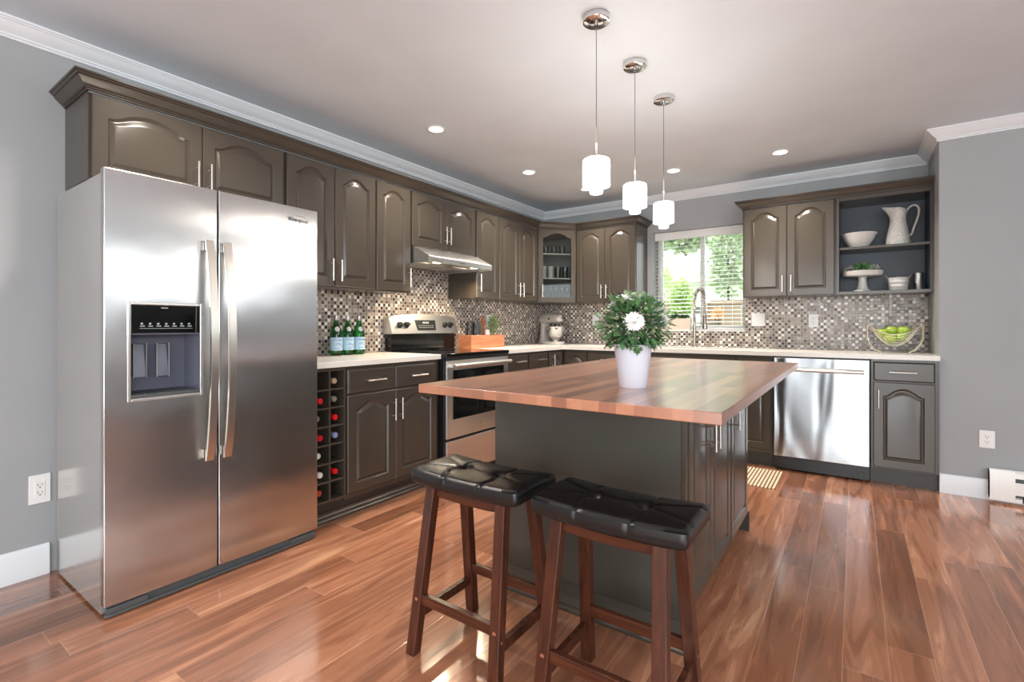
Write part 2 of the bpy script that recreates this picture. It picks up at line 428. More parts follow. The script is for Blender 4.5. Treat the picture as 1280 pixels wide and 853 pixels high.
# ------------------------------------------------------------------ room shell
H = 2.43; XW = 3.4565; BY = -.578; XE = 6.3; YS = -8.2
WX0, WX1, WZ0, WZ1 = 1.305, 2.165, 1.065, 2.062      # the window over the sink
struct('floor', bx(-.15, XE+.15, YS-.15, .0, -.08, 0), 'floor')
struct('ceiling', bx(-.15, XE+.15, YS-.15, .30, H, H+.1), 'ceil')
struct('wall_left', bx(-.15, 0, YS-.15, .25, 0, H), 'wall')
m = MB(); T = .25
m.box(0, WX0, 0, T, 0, H); m.box(WX1, XW, 0, T, 0, H); m.box(WX0, WX1, 0, T, 0, WZ0); m.box(WX0, WX1, 0, T, WZ1, H)
struct('wall_back', m, 'wall')
struct('wall_right', bx(XW, XE, BY, T, 0, H), 'wall')
m = MB()
m.box(XE, XE+.15, YS, BY+.8, 0, .95); m.box(XE, XE+.15, YS, BY+.8, 2.2, H)
for a, b in ((YS, -7.25), (-5.35, -3.25), (-.85, BY+.8)): m.box(XE, XE+.15, a, b, .95, 2.2)
m.box(XE, XE+.15, -3.25, -.85, .95, 1.48); m.box(XE, XE+.15, -3.25, -.85, 2.08, 2.2)
struct('wall_east', m, 'wall')
m = MB()
m.box(-.15, 1.7, YS-.15, YS, 0, H); m.box(4.3, 4.85, YS-.15, YS, 0, H); m.box(5.85, XE+.15, YS-.15, YS, 0, H)
m.box(1.7, 4.3, YS-.15, YS, 2.15, H); m.box(4.85, 5.85, YS-.15, YS, 0, .9); m.box(4.85, 5.85, YS-.15, YS, 2.1, H)
struct('wall_south', m, 'wall')

# ceiling crown: follows the left wall, the back wall and the jog of the right wall
cp = [(0, 2.352), (.012, 2.352), (.014, 2.357), (.012, 2.361), (.008, 2.362), (.015, 2.365), (.017, 2.369), (.015, 2.372), (.022, 2.377), (.034, 2.386), (.046, 2.398), (.053, 2.408), (.056, 2.412), (.062, 2.412), (.064, 2.417), (.070, 2.419), (.070, H-.001), (0, H-.001)]
struct('trim_1', MB().sweep(cp, [(0.0, YS), (0, 0), (XW, 0), (XW, BY), (XE, BY)]), 'trim', angle=28)
bb = [(0, 0), (.014, 0), (.014, .118), (.010, .130), (.004, .136), (0, .136)]
struct('baseboard_left', MB().sweep(bb, [(0.0, YS), (0, -4.30)]), 'trim', angle=20)
bb2 = [(o, z*.93) for o, z in bb]
struct('baseboard_right', MB().sweep(bb2, [(XW+.001, BY), (XE, BY)]), 'trim', angle=20)

# mosaic backsplash: one sheet on each wall
TH = .007
struct('wall_tile_left', bx(.0005, TH, -3.40, -TH, .915, 1.72), 'mosaic')
m = MB(); m.box(0.001, WX0, -TH, -.0005, .915, 1.40); m.box(WX0, WX1, -TH, -.0005, .915, WZ0-.004); m.box(WX1, XW-.001, -TH, -.0005, .915, 1.40)
struct('wall_tile_back', m, 'mosaic')

# window over the sink
w = bpy.data.objects.new('window_1', None); C.objects.link(w); w['kind'] = 'structure'
m = MB(); fy0, fy1 = .165, .215
m.box(WX0, WX1, fy0, fy1, WZ0, WZ0+.045); m.box(WX0, WX1, fy0, fy1, WZ1-.045, WZ1)
m.box(WX0, WX0+.045, fy0, fy1, WZ0+.045, WZ1-.045); m.box(WX1-.045, WX1, fy0, fy1, WZ0+.045, WZ1-.045)
m.build('window_frame', 'white', w, bevel=.003)
bx(1.728, 1.768, fy0+.002, fy1-.002, WZ0+.045, WZ1-.045).build('mullion', 'white', w, bevel=.003)
bx(WX0+.045, 1.728, .188, .192, WZ0+.045, WZ1-.045).build('glass_pane', 'pane', w)
bx(1.768, WX1-.045, .188, .192, WZ0+.045, WZ1-.045).build('glass_pane', 'pane', w)
bx(WX0, WX1, -.012, .165, WZ0-.003, WZ0+.010).build('window_sill', 'white', w, bevel=.003)

# ------------------------------------------------------------------ cabinets
def inset_loop(x0, x1, z0, ztop, rise, d, depth, n=20):
    """closed outline of an opening with an ogee arched head, inset by d, at local y = depth"""
    a, b = x0+d, x1-d; pts = [(a, depth, z0+d), (b, depth, z0+d)]
    cx, hw = (x0+x1)/2, (x1-x0)/2
    for k in range(n+1):
        s = 1-2*k/n
        sx = s*(hw-d)
        q = min(1, abs(s)*1.03); h = 1-.72*(q/.72)**2 if q < .72 else .28*((1-q)/.28)**2
        pts.append((cx+sx, depth, ztop-rise+rise*h-d*(1+.9*h)))
    return pts
def door_mesh(w, h, rise=.045, t=.019, rail=.058, flat=False, margin=None):
    """raised panel door, local: x 0..w, z 0..h, back at y=0, front at y=-t"""
    m = MB(); rl = rail
    if flat:                                                     # drawer front: slab with a stepped edge
        e = .009
        m.add([(0, 0, 0), (w, 0, 0), (w, 0, h), (0, 0, h), (0, -t+.006, 0), (w, -t+.006, 0), (w, -t+.006, h), (0, -t+.006, h),
               (e, -t, e), (w-e, -t, e), (w-e, -t, h-e), (e, -t, h-e)],
              [(0, 1, 2, 3), (0, 1, 5, 4), (1, 2, 6, 5), (2, 3, 7, 6), (3, 0, 4, 7), (4, 5, 9, 8), (5, 6, 10, 9), (6, 7, 11, 10), (7, 4, 8, 11), (8, 9, 10, 11)])
        return m
    x0, x1, z0, zt = rl, w-rl, rl, h-rl*.72
    n = 20; L0 = inset_loop(x0, x1, z0, zt, rise, 0, -t, n)
    # outer shell
    e = .004
    O = [(0, 0, 0), (w, 0, 0), (w, 0, h), (0, 0, h), (0, -t+e, 0), (w, -t+e, 0), (w, -t+e, h), (0, -t+e, h), (e, -t, e), (w-e, -t, e), (w-e, -t, h-e), (e, -t, h-e)]
    m.add(O, [(0, 1, 2, 3), (0, 1, 5, 4), (1, 2, 6, 5), (2, 3, 7, 6), (3, 0, 4, 7), (4, 5, 9, 8), (5, 6, 10, 9), (6, 7, 11, 10), (7, 4, 8, 11)])
    # face frame around the opening: L0 = bl, br, then the head from right to left
    b = len(m.v); m.v += L0; N = len(L0)
    iBL, iBR = b, b+1; head = [b+2+k for k in range(n+1)]
    top = []
    for k in range(n+1):
        top.append(len(m.v)); m.v.append((L0[2+k][0], -t, h-e))
    bot = [len(m.v), len(m.v)+1]; m.v += [(x0, -t, e), (x1, -t, e)]
    m.f.append((8, bot[0], iBL, head[n], top[n], 11)); m.f.append((bot[1], 9, 10, top[0], head[0], iBR)); m.f.append((bot[0], bot[1], iBR, iBL))
    for k in range(n): m.f.append((head[k], head[k+1], top[k+1], top[k]))
    prev = list(range(b, b+N))
    for d, dep in ((.005, -t+.0065), (.008, -t+.0100), (.011, -t+.0100), (.0125, -t+.0092), (.023, -t+.0018), (.0255, -t+.0010)):
        L = inset_loop(x0, x1, z0, zt, rise, d, dep, n); c = len(m.v); m.v += L; cur = list(range(c, c+N))
        for k in range(N): m.f.append((prev[k], prev[(k+1) % N], cur[(k+1) % N], cur[k]))
        prev = cur
    # centre field as fans between head and the foot
    bl, br = prev[0], prev[1]; hd = prev[2:]
    cf = len(m.v); zb = m.v[bl][2]; m.v += [(m.v[i][0], m.v[i][1], zb) for i in hd]
    for k in range(n): m.f.append((hd[k], hd[k+1], cf+k+1, cf+k))
    return m
def glass_door_mesh(w, h, rise=.05, t=.019, rail=.05):
    x0, x1, z0, zt = rail, w-rail, rail, h-rail*.75; n = 20
    L0 = inset_loop(x0, x1, z0, zt, rise, 0, -t, n); m = MB(); N = len(L0)
    def ring(y):
        b = len(m.v); m.v.extend([(p[0], y, p[2]) for p in L0]); hd = [b+2+k for k in range(n+1)]
        tp = []
        for k in range(n+1): tp.append(len(m.v)); m.v.append((L0[2+k][0], y, h))
        c = len(m.v); m.v.extend([(0, y, 0), (w, y, 0), (w, y, h), (0, y, h), (x0, y, 0), (x1, y, 0)])
        m.f.append((c, c+4, b, hd[n], tp[n], c+3)); m.f.append((c+5, c+1, c+2, tp[0], hd[0], b+1)); m.f.append((c+4, c+5, b+1, b))
        for k in range(n): m.f.append((hd[k], hd[k+1], tp[k+1], tp[k]))
        return b, c
    b0, c0 = ring(-t); b1, c1 = ring(0)
    for k in range(N): m.f.append((b0+k, b0+(k+1) % N, b1+(k+1) % N, b1+k))
    for i in range(4): m.f.append((c0+i, c0+(i+1) % 4, c1+(i+1) % 4, c1+i))
    return m, L0
def handle(parent, x, y, z, L=.132, vert=True):
    """bar pull: centre x, z on the face plane y (its front), standing off 28 mm"""
    m = MB(); h = L/2; r = .0052; o = .030
    if vert:
        m.tube([(0, -o, -h), (0, -o, h)], r, 12); m.tube([(0, 0, -h*.6), (0, -o, -h*.6)], .0038, 8); m.tube([(0, 0, h*.6), (0, -o, h*.6)], .0038, 8)
    else:
        m.tube([(-h, -o, 0), (h, -o, 0)], r, 12); m.tube([(-h*.6, 0, 0), (-h*.6, -o, 0)], .0038, 8); m.tube([(h*.6, 0, 0), (h*.6, -o, 0)], .0038, 8)
    return m.build('handle', 'nickel', parent, loc=(x, y, z))
def cabinet(name, label, loc, rz, W, D, Hh, fronts, group=None, toe=0, mat='cab', foot=0, shell=None, cat='cabinet'):
    """local: x to the viewer's right, front towards -y at D, z up. fronts: (kind, x0, x1, z0, z1, handle)"""
    t = thing(name, label, cat, loc, rz, group); T = .019
    m = MB()
    if shell: shell(m)
    else:
        m.box(0, W, -D+T+.001, 0, toe, Hh)
    body = m.build('body', mat, t, bevel=.0015)
    if toe: bx(0, W, -D+T+.065, -.05, 0, toe).build('toe_kick', 'cab_dark', t)
    for k, x0, x1, z0, z1, hd in fronts:
        g = .0015
        if k == 'drawer': d = door_mesh(x1-x0-2*g, z1-z0-2*g, flat=True); nm = 'drawer'
        else: d = door_mesh(x1-x0-2*g, z1-z0-2*g, rise=k if isinstance(k, float) else .045, rail=.055 if x1-x0 > .3 else .048); nm = 'door'
        o = d.build(nm, mat, t, loc=(x0+g, -D+T, z0+g), angle=24)
        if hd: handle(o, hd[1]-x0-g, -T, hd[2]-z0-g, vert=hd[0] == 'v', L=hd[3] if len(hd) > 3 else .135)
    return t
UB, UT = 1.357, 2.115; UD = .3275; UH = UT-UB
R90 = PI/2
def upL(label, y0, y1, fr, z0=UB, name='wall_cabinet', **k):
    return cabinet(name, label, (.001, y0, z0), R90, y1-y0-.0008, UD, UT-z0, fr, **k)
fz = lambda z, b=UB: z-b
# left wall, from the fridge to the corner
b = 1.74
upL('wide short dark cabinet with two doors above the refrigerator, nearest the camera', -4.245, -3.363,
    [(.05, .012, .446, .01, UT-b-.004, ('v', .417, 1.855-b)), (.05, .446, .872, .01, UT-b-.004, ('v', .475, 1.855-b))], z0=b, name='wall_cabinet')
h0 = .004
upL('tall two door dark wall cabinet directly right of the refrigerator', -3.363, -2.718,
    [(.05, .006, .323, h0, UH-.004, ('v', .291, .105)), (.05, .323, .643, h0, UH-.004, ('v', .352, .105))])
upL('narrow single door dark wall cabinet just left of the range hood', -2.718, -2.394, [(.045, .004, .316, h0, UH-.004, ('v', .288, .105))])
b = 1.703
upL('short two door dark wall cabinet above the range hood', -2.394, -1.645,
    [(.045, .006, .374, .004, UT-b-.004, ('v', .350, .125)), (.045, .374, .743, .004, UT-b-.004, ('v', .398, .125))], z0=b)
upL('narrow single door dark wall cabinet just right of the range hood', -1.645, -1.308, [(.045, .006, .333, h0, UH-.004, ('v', .034, .13, .15))])
upL('two door dark wall cabinet between the hood side cabinet and the glass corner cabinet', -1.308, -.645,
    [(.045, .004, .332, h0, UH-.004, ('v', .270+.03, .105)), (.045, .332, .655, h0, UH-.004, ('v', .362, .105))])
# diagonal corner cabinet with a glass door
cx0, cy0 = UD, -.645; cx1, cy1 = .600, -UD
ang = math.atan2(cy1-cy0, cx1-cx0); LW = math.hypot(cx1-cx0, cy1-cy0)
gc = thing('corner_wall_cabinet', 'diagonal corner wall cabinet with an arched glass door and glassware inside', 'cabinet', (0, 0, UB))
m = MB(); th = .016
poly = [(.001, -.001), (.001, -.6445), (cx0-.002, -.6445), (cx0+.008, cy0+.010), (cx1-.010, cy1+.0-.012), (cx1-.0005, cy1+.002), (cx1-.0005, -.001)]
poly = poly[::-1]
m.prism(poly, 'z', 0, th); m.prism(poly, 'z', UH-th, UH)
m.box(.001, .004, -.6445, -.001, th, UH-th); m.box(.004, cx1-.0005, -.004, -.001, th, UH-th); m.box(.004, cx0, -.6445, -.641, th, UH-th); m.box(cx1-.004, cx1-.0005, cy1, -.004, th, UH-th)
m.build('body', 'cab', gc)
ins = [(.02, -.02), (.02, -.62), (cx0-.02, -.62), (cx1-.03, cy1-.0), (cx1-.03, -.02)][::-1]
m = MB(); m.box(.0045, .010, -.640, -.0045, th, UH-th); m.box(.010, cx1-.0045, -.010, -.0045, th, UH-th)
m.box(.010, cx0, -.6405, -.634, th, UH-th); m.box(cx1-.010, cx1-.0045, cy1, -.010, th, UH-th)
m.build('cabinet_lining', 'glasscab_in', gc)
for zz in (.245, .50):
    MB().prism(ins, 'z', zz, zz+.012).build('shelf', 'white', gc)
dm, L0 = glass_door_mesh(LW-.012, UH-.008)
du = Vector((math.cos(ang), math.sin(ang), 0)); dn = Vector((math.sin(ang), -math.cos(ang), 0))
dloc = Vector((cx0, cy0, .004)) + du*.006 - dn*.012
door = dm.build('door', 'cab', gc, loc=dloc, rot=ang, angle=24, bevel=.002)
m = MB(); pts = [(p[0], -.011, p[2]) for p in L0]; nn = len(pts); q = [(p[0], -.008, p[2]) for p in L0]
m.add(pts+q, [tuple(range(nn)), tuple(range(2*nn-1, nn-1, -1))]+[(i, (i+1) % nn, nn+(i+1) % nn, nn+i) for i in range(nn)])
m.build('glass_panel', 'cabglass', door)
handle(door, .034, -.019, .115)
# back wall left pair
def upB(label, x0, x1, fr, z0=UB, **k):
    return cabinet(k.pop('name', 'wall_cabinet'), label, (x0, -.001, z0), 0, x1-x0-.0008, UD, UT-z0, fr, **k)
upB('two door dark wall cabinet on the back wall, left of the window', .6005, 1.2523,
    [(.05, .002, .322, h0, UH-.004, ('v', .295, .105)), (.05, .322, .648, h0, UH-.004, ('v', .348, .105))])
upB('two door dark wall cabinet between the window and the open shelves', 2.201, 2.873,
    [(.055, .010, .334, h0, UH-.004, ('v', .303, .105)), (.055, .334, .662, h0, UH-.004, ('v', .365, .105))])
os_ = thing('open_shelf_cabinet', 'open dark cabinet with navy inside and two levels of white dishes', 'cabinet', (2.8735, -.001, UB))
ow = XW-.001-2.8735
m = MB(); t_ = .019
m.box(0, t_, -UD, 0, 0, UH); m.box(ow-t_, ow, -UD, 0, 0, UH); m.box(t_, ow-t_, -UD, 0, 0, .024); m.box(t_, ow-t_, -UD, 0, UH-.03, UH)
m.build('body', 'cab', os_, bevel=.0015)
m = MB(); m.box(t_, ow-t_, -.008, -.001, .024, UH-.03); m.box(t_, t_+.002, -UD+.012, -.008, .024, UH-.03); m.box(ow-t_-.002, ow-t_, -UD+.012, -.008, .024, UH-.03)
m.build('cabinet_lining', 'cab_inside', os_)
bx(t_+.002, ow-t_-.002, -UD+.012, -.008, .348, .366).build('shelf', 'cab', os_, bevel=.0015)
# crown of the cabinets
cr = [(o_, UT+.0008+z_) for o_, z_ in ((-.005, 0), (.006, 0), (.006, .008), (.012, .009), (.012, .014), (.018, .016), (.022, .022), (.032, .031), (.040, .040), (.040, .045), (.046, .046), (.049, .051), (.049, .054), (.056, .055), (.056, .063), (-.005, .063))]
pl = [(.002, -4.245), (UD, -4.245), (cx0, cy0), (cx1, cy1), (1.2515, -UD), (1.2515, -.002)]
tag(MB().sweep(cr, pl).build('cabinet_crown_moulding', 'cab', angle=20), 'long stepped dark crown moulding running along the tops of the left and corner wall cabinets', 'moulding', 'cabinet crown mouldings')
tag(MB().sweep(cr, [(2.2015, -.002), (2.2015, -UD), (XW-.002, -UD)]).build('cabinet_crown_moulding', 'cab', angle=20), 'short dark crown moulding on top of the cabinet and open shelves right of the window', 'moulding', 'cabinet crown mouldings')

# ------------------------------------------------------------------ base cabinets
BD = .612; CT = .915; CB = .882; BH = CB-.001
def loBase(label, y0, y1, fr, **k): return cabinet(k.pop('name', 'base_cabinet'), label, (.001, y0, 0), R90, y1-y0-.0008, BD, BH, fr, toe=.115, **k)
loBase('dark base cabinet with two drawers over two arched doors, between wine rack and stove', -3.168, -2.394,
       [('drawer', .010, .367, .722, .862, ('h', .20, .79, .14)), ('drawer', .367, .742, .722, .862, ('h', .555, .79, .14)),
        (.05, .010, .367, .145, .716, ('v', .345, .592)), (.05, .367, .742, .145, .716, ('v', .402, .592))])
# the moulded strip along the toe
loBase('dark drawer cabinet immediately right of the stove', -1.632, -1.252,
       [('drawer', .012, .362, .722, .862, ('h', .228, .805, .14)), (.045, .012, .362, .145, .716, ('v', .33, .592))])
loBase('dark drawer cabinet second to the right of the stove, before the corner', -1.252, -.900,
       [('drawer', .012, .336, .722, .862, ('h', .194, .805, .14)), (.045, .012, .336, .145, .716, ('v', .04, .592))])
# corner base with two folding doors meeting at the inner corner
cb = thing('corner_base_cabinet', 'corner base cabinet with two arched doors meeting at the inside corner under the mixer', 'cabinet', (0, 0, 0))
m = MB(); m.prism([(.001, -.001), (.001, -.8995), (BD-.02, -.8995), (BD-.02, -(BD-.02)-.0), (.8695, -(BD-.02)), (.8695, -.001)][::-1], 'z', .115, BH); m.build('body', 'cab', cb)
m = MB(); m.prism([(.05, -.05), (.05, -.8995), (BD-.085, -.8995), (BD-.085, -(BD-.085)), (.8695, -(BD-.085)), (.8695, -.05)][::-1], 'z', 0, .115); m.build('toe_kick', 'cab_dark', cb)
o = door_mesh(.250, .716, rise=.04, rail=.045).build('door', 'cab', cb, loc=(BD-.019, -.893, .145), rot=R90, angle=24); handle(o, .055, -.019, .63)
door_mesh(.250, .716, rise=.04, rail=.045).build('door', 'cab', cb, loc=(BD+.004, -(BD-.019), .145), angle=24)
def loBack(label, x0, x1, fr, **k): return cabinet(k.pop('name', 'base_cabinet'), label, (x0, -.001, 0), 0, x1-x0-.0008, .63, BH, fr, toe=.115, **k)
loBack('dark drawer cabinet on the back wall behind the potted flowers', .870, 1.340, [('drawer', .008, .462, .722, .862, ('h', .235, .795, .14)), (.045, .008, .235, .145, .716, None), (.045, .235, .462, .145, .716, None)])
def sink_shell(m):
    W_, D_ = 2.199-1.340-.0008, .63
    m.box(0, .018, -D_+.02, 0, .115, BH); m.box(W_-.018, W_, -D_+.02, 0, .115, BH); m.box(.018, W_-.018, -D_+.02, 0, .115, .133); m.box(.018, W_-.018, -.012, 0, .133, BH)
    m.box(.018, W_-.018, -D_+.02, -D_+.038, .845, BH); m.box(.018, W_-.018, -D_+.02, -D_+.038, .133, .17)
loBack('wide sink base cabinet with a plain false drawer front below the faucet', 1.340, 2.199, [('drawer', .010, .850, .722, .862, None), (.05, .010, .430, .145, .716, ('v', .4, .592)), (.05, .430, .850, .145, .716, ('v', .46, .592))], shell=sink_shell)
loBack('narrow dark base cabinet left of the dishwasher, partly hidden by the island', 2.199, 2.470, [('drawer', .008, .255, .722, .862, None), (.045, .008, .255, .145, .716, None)])
loBack('dark drawer and arched door base cabinet at the right end beside the dishwasher', 3.086, XW-.001,
       [('drawer', .012, .348, .728, .864, ('h', .175, .795, .15)), (.055, .012, .348, .125, .722, ('v', .043, .605, .13))])

# wine rack
wr = thing('wine_rack', 'open dark wine rack of square cubbies between refrigerator and base cabinet', 'wine rack', (0, 0, 0))
RY0, RY1 = -3.372, -3.169; DX = BD-.004
m = MB(); m.box(.002, .014, RY0, RY1, .145, BH); m.box(.014, DX, RY0, RY0+.010, .145, BH); m.box(.014, DX, RY1-.010, RY1, .145, BH); m.box(.014, DX, RY0+.010, RY1-.010, .862, BH); m.box(.014, DX, RY0+.010, RY1-.010, .137, .149)
m.build('body', 'cab', wr, bevel=.001)
ym = (RY0+RY1)/2; rows = [.149+(.862-.149)*k/7 for k in range(8)]
bx(.014, DX, ym-.005, ym+.005, .149, .862).build('divider', 'cab', wr, bevel=.001)
for z in rows[1:-1]:
    bx(.014, DX, RY0+.010, ym-.005, z-.005, z+.005).build('divider', 'cab', wr, bevel=.001)
    bx(.014, DX, ym+.005, RY1-.010, z-.005, z+.005).build('divider', 'cab', wr, bevel=.001)
bx(.05, BD-.085, RY0, RY1, 0, .137).build('toe_kick', 'cab_dark', wr)
# plinth strip along the foot of the left run: stepped shoe
sh = [(.001, 0), (.020, 0), (.020, .012), (.014, .020), (.014, .034), (.008, .042), (.008, .056), (.001, .060)]
tag(MB().sweep(sh, [(BD-.0835, -3.388), (BD-.0835, -2.396)]).build('shoe_moulding', 'cab', angle=20), 'stepped dark strip on the floor below wine rack and drawer cabinet', 'moulding')
# bottles in the rack
def wine_bottle(label, y, z, foil, dx=0):
    t = thing('wine_bottle', label, 'wine bottle', (0, y, z+.005), 0, 'wine bottles in the rack')
    R = Matrix.Rotation(PI/2, 4, 'Y'); x0 = .235+dx
    m = MB().lathe([(0, 0), (.030, 0), (.037, .004), (.037, .17), (.034, .19), (.016, .225), (.0145, .24)], 20); x0 += .052
    m.xf(Matrix.Translation((x0, 0, .0375)) @ R)
    m.build('glass_body', 'wineglass', t)
    m = MB().lathe([(.0147, .238), (.0152, .29), (.0168, .292), (.0168, .301), (.0150, .303), (.0140, .306), (.010, .307), (.009, .3055), (0, .3055)], 20); m.xf(Matrix.Translation((x0, 0, .0375)) @ R)
    m.build('foil_cap', foil, t)
yl, yr = (RY0+.010+ym-.005)/2, (RY1-.010+ym+.005)/2
for col, row, foil, lab, dx in (
    (0, 5, 'red', 'red capped wine bottle, upper bright red one in the column beside the fridge', 0), (0, 4, 'greyfoil', 'dark grey capped wine bottle in the rack column beside the fridge', -.03),
    (0, 3, 'red', 'red capped wine bottle, lower bright red one in the column beside the fridge', 0), (0, 2, 'whitefoil', 'silver capped wine bottle in the fridge side column, above the bright white cap', -.02),
    (0, 1, 'whitefoil', 'bright white capped wine bottle above the copper red one by the fridge', 0), (0, 0, 'bronzefoil', 'copper red capped wine bottle in the bottom cubby beside the fridge', -.01),
    (1, 6, 'goldfoil', 'pale gold capped wine bottle in the top row of the rack', -.01), (1, 5, 'greyfoil', 'silver grey capped wine bottle in the right rack column, second row', -.01),
    (1, 4, 'red', 'red capped wine bottle in the right rack column between grey and blue caps', 0), (1, 3, 'bluefoil', 'blue grey capped wine bottle in the right rack column above an empty cubby', 0),
    (1, 1, 'red', 'red capped wine bottle in the right rack column between two empty cubbies', 0)):
    wine_bottle(lab, yl if col == 0 else yr, rows[row], foil, dx)

# countertops
tag(bx(.0075, .622, -3.388, -2.392, CB, CT).build('countertop', 'quartz', bevel=.003), 'white quartz countertop between the refrigerator and the stove, with bottles on it', 'countertop', 'white quartz countertops')
SX0, SX1, SY0, SY1 = 1.42, 2.12, -.53, -.17
m = MB()
m.box(.0075, .622, -1.630, -.650, CB, CT); m.box(.0075, SX0, -.650, -.0075, CB, CT); m.box(SX0, SX1, -.650, SY0, CB, CT); m.box(SX0, SX1, SY1, -.0075, CB, CT); m.box(SX1, XW-.001, -.650, -.0075, CB, CT)
tag(m.build('countertop', 'quartz'), 'long L-shaped white quartz countertop from the stove round the corner to the right wall', 'countertop', 'white quartz countertops')
m = MB(); m.box(SX0-.012, SX1+.012, SY0-.012, SY1+.012, .70, .706)
for a in ((SX0-.012, SX0-.004, SY0-.012, SY1+.012), (SX1+.004, SX1+.012, SY0-.012, SY1+.012), (SX0-.004, SX1+.004, SY0-.012, SY0-.004), (SX0-.004, SX1+.004, SY1+.004, SY1+.012)): m.box(*a, .706, CB-.001)
sk = tag(m.build('kitchen_sink', 'steel_h'), 'undermount stainless steel sink set in the countertop below the window', 'sink')
MB().lathe([(0, .7065), (.04, .7065), (.045, .709), (.045, .7062)], 20, ((SX0+SX1)/2, (SY0+SY1)/2, 0)).build('drain', 'chrome', sk)

# ------------------------------------------------------------------ refrigerator
fr = thing('refrigerator', 'tall side by side stainless steel refrigerator with water and ice dispenser', 'refrigerator', (0, 0, 0))
FY0, FY1, FS = -4.286, -3.389, -3.881; FX = .672; FB = .6306
DY0, DY1, DZ0, DZ1 = -4.208, -3.950, .822, 1.204
m = MB(); m.box(.045, .50, FY0+.003, FY1-.003, .012, 1.700)
m.box(.50, FB, FY0+.003, DY0-.004, .012, 1.7); m.box(.50, FB, DY1+.004, FY1-.003, .012, 1.7)
m.box(.50, FB, DY0-.004, DY1+.004, .012, DZ0-.004); m.box(.50, FB, DY0-.004, DY1+.004, DZ1+.004, 1.7)
m.build('cabinet_body', 'steel_side', fr)
def fridge_door(name, y0, y1, hole=None):
    z0, z1 = .048, 1.716; ym = (y0+y1)/2; hw = (y1-y0)/2
    ys = [y0+(y1-y0)*k/14 for k in range(15)]; zs = [z0, z1]
    if hole: ys = sorted([y for y in ys if min(abs(y-hole[0]), abs(y-hole[1])) > .012]+[hole[0], hole[1]]); zs = [z0, hole[2], hole[3], z1]
    fx = lambda y: FX+.004*(1-((y-ym)/hw)**2)
    m = MB(); ny, nz = len(ys), len(zs); I = lambda i, j, b: (i*nz+j)*2+b
    for y in ys:
        for z in zs: m.v += [(fx(y), y, z), (FB+.004, y, z)]
    ih = (ys.index(hole[0]), ys.index(hole[1])) if hole else None
    for i in range(ny-1):
        for j in range(nz-1):
            if hole and ih[0] <= i < ih[1] and j == 1: continue
            m.f.append((I(i, j, 0), I(i+1, j, 0), I(i+1, j+1, 0), I(i, j+1, 0))); m.f.append((I(i, j+1, 1), I(i+1, j+1, 1), I(i+1, j, 1), I(i, j, 1)))
    for i in range(ny-1):
        for j in (0, nz-1): m.f.append((I(i, j, 0), I(i+1, j, 0), I(i+1, j, 1), I(i, j, 1)))
    for j in range(nz-1):
        for i in (0, ny-1): m.f.append((I(i, j, 0), I(i, j+1, 0), I(i, j+1, 1), I(i, j, 1)))
    if hole:
        for i in range(ih[0], ih[1]):
            for j in (1, 2): m.f.append((I(i, j, 0), I(i+1, j, 0), I(i+1, j, 1), I(i, j, 1)))
        for i in ih: m.f.append((I(i, 1, 0), I(i, 2, 0), I(i, 2, 1), I(i, 1, 1)))
    return m.build(name, 'steel', fr, bevel=.004, angle=30)
fd = fridge_door('freezer_door', FY0, FS-.003, (DY0, DY1, DZ0, DZ1)); rd = fridge_door('refrigerator_door', FS+.003, FY1)
def fridge_handle(par, y):
    m = MB(); n = 22; P = []
    for k in range(n+1):
        t = k/n; z = .532+.955*t; x = .698+.050*math.sin(PI*t)**.8
        w = .0165; d = .006
        P.append([(x-d, y-w, z), (x+d*.5, y-w, z), (x+d, y-w*.88, z), (x+d, y+w*.88, z), (x+d*.5, y+w, z), (x-d, y+w, z)])
    for a in P: m.v += a
    for k in range(n):
        for i in range(6): j = (i+1) % 6; m.f.append((k*6+i, k*6+j, k*6+6+j, k*6+6+i))
    m.f.append(tuple(range(5, -1, -1))); m.f.append(tuple(n*6+i for i in range(6)))
    m.box(.679, .700, y-.010, y+.010, .540, .575); m.box(.679, .700, y-.010, y+.010, 1.445, 1.480)
    return m.build('door_handle', 'nickel', par, angle=40)
fridge_handle(fd, -3.927); fridge_handle(rd, -3.853)
# dispenser: frame, control panel, recess, paddles and tray
m = MB(); a = .006
fxx = .6745
m.box(fxx-.006, fxx+.004, DY0-a, DY0+a, DZ0-a, DZ1+a); m.box(fxx-.006, fxx+.004, DY1-a, DY1+a, DZ0-a, DZ1+a)
m.box(fxx-.006, fxx+.004, DY0+a, DY1-a, DZ0-a, DZ0+a); m.box(fxx-.006, fxx+.004, DY0+a, DY1-a, DZ1-a, DZ1+a)
m.build('dispenser_frame', 'steel_side', fd, bevel=.003)
bx(.655, .6745, DY0+.006, DY1-.006, 1.086, DZ1-.006).build('control_panel', 'blackgloss', fd, bevel=.002)
m = MB(); r0, r1, rz0, rz1 = DY0-.0035, DY1+.0035, DZ0-.003, 1.086
m.box(.502, .508, r0, r1, rz0, rz1); m.box(.508, .662, r0, r0+.005, rz0, rz1); m.box(.508, .662, r1-.005, r1, rz0, rz1); m.box(.508, .662, r0+.005, r1-.005, rz1-.006, rz1)
m.build('dispenser_recess', 'midgrey', fd)
m = MB(); m.box(.508, .676, DY0+.007, DY1-.007, DZ0+.006, DZ0+.020)
for k in range(9): m.box(.52, .665, DY0+.03+k*.023, DY0+.034+k*.023, DZ0+.020, DZ0+.023)
m.build('drip_tray', 'darkgrey', fd, bevel=.001)
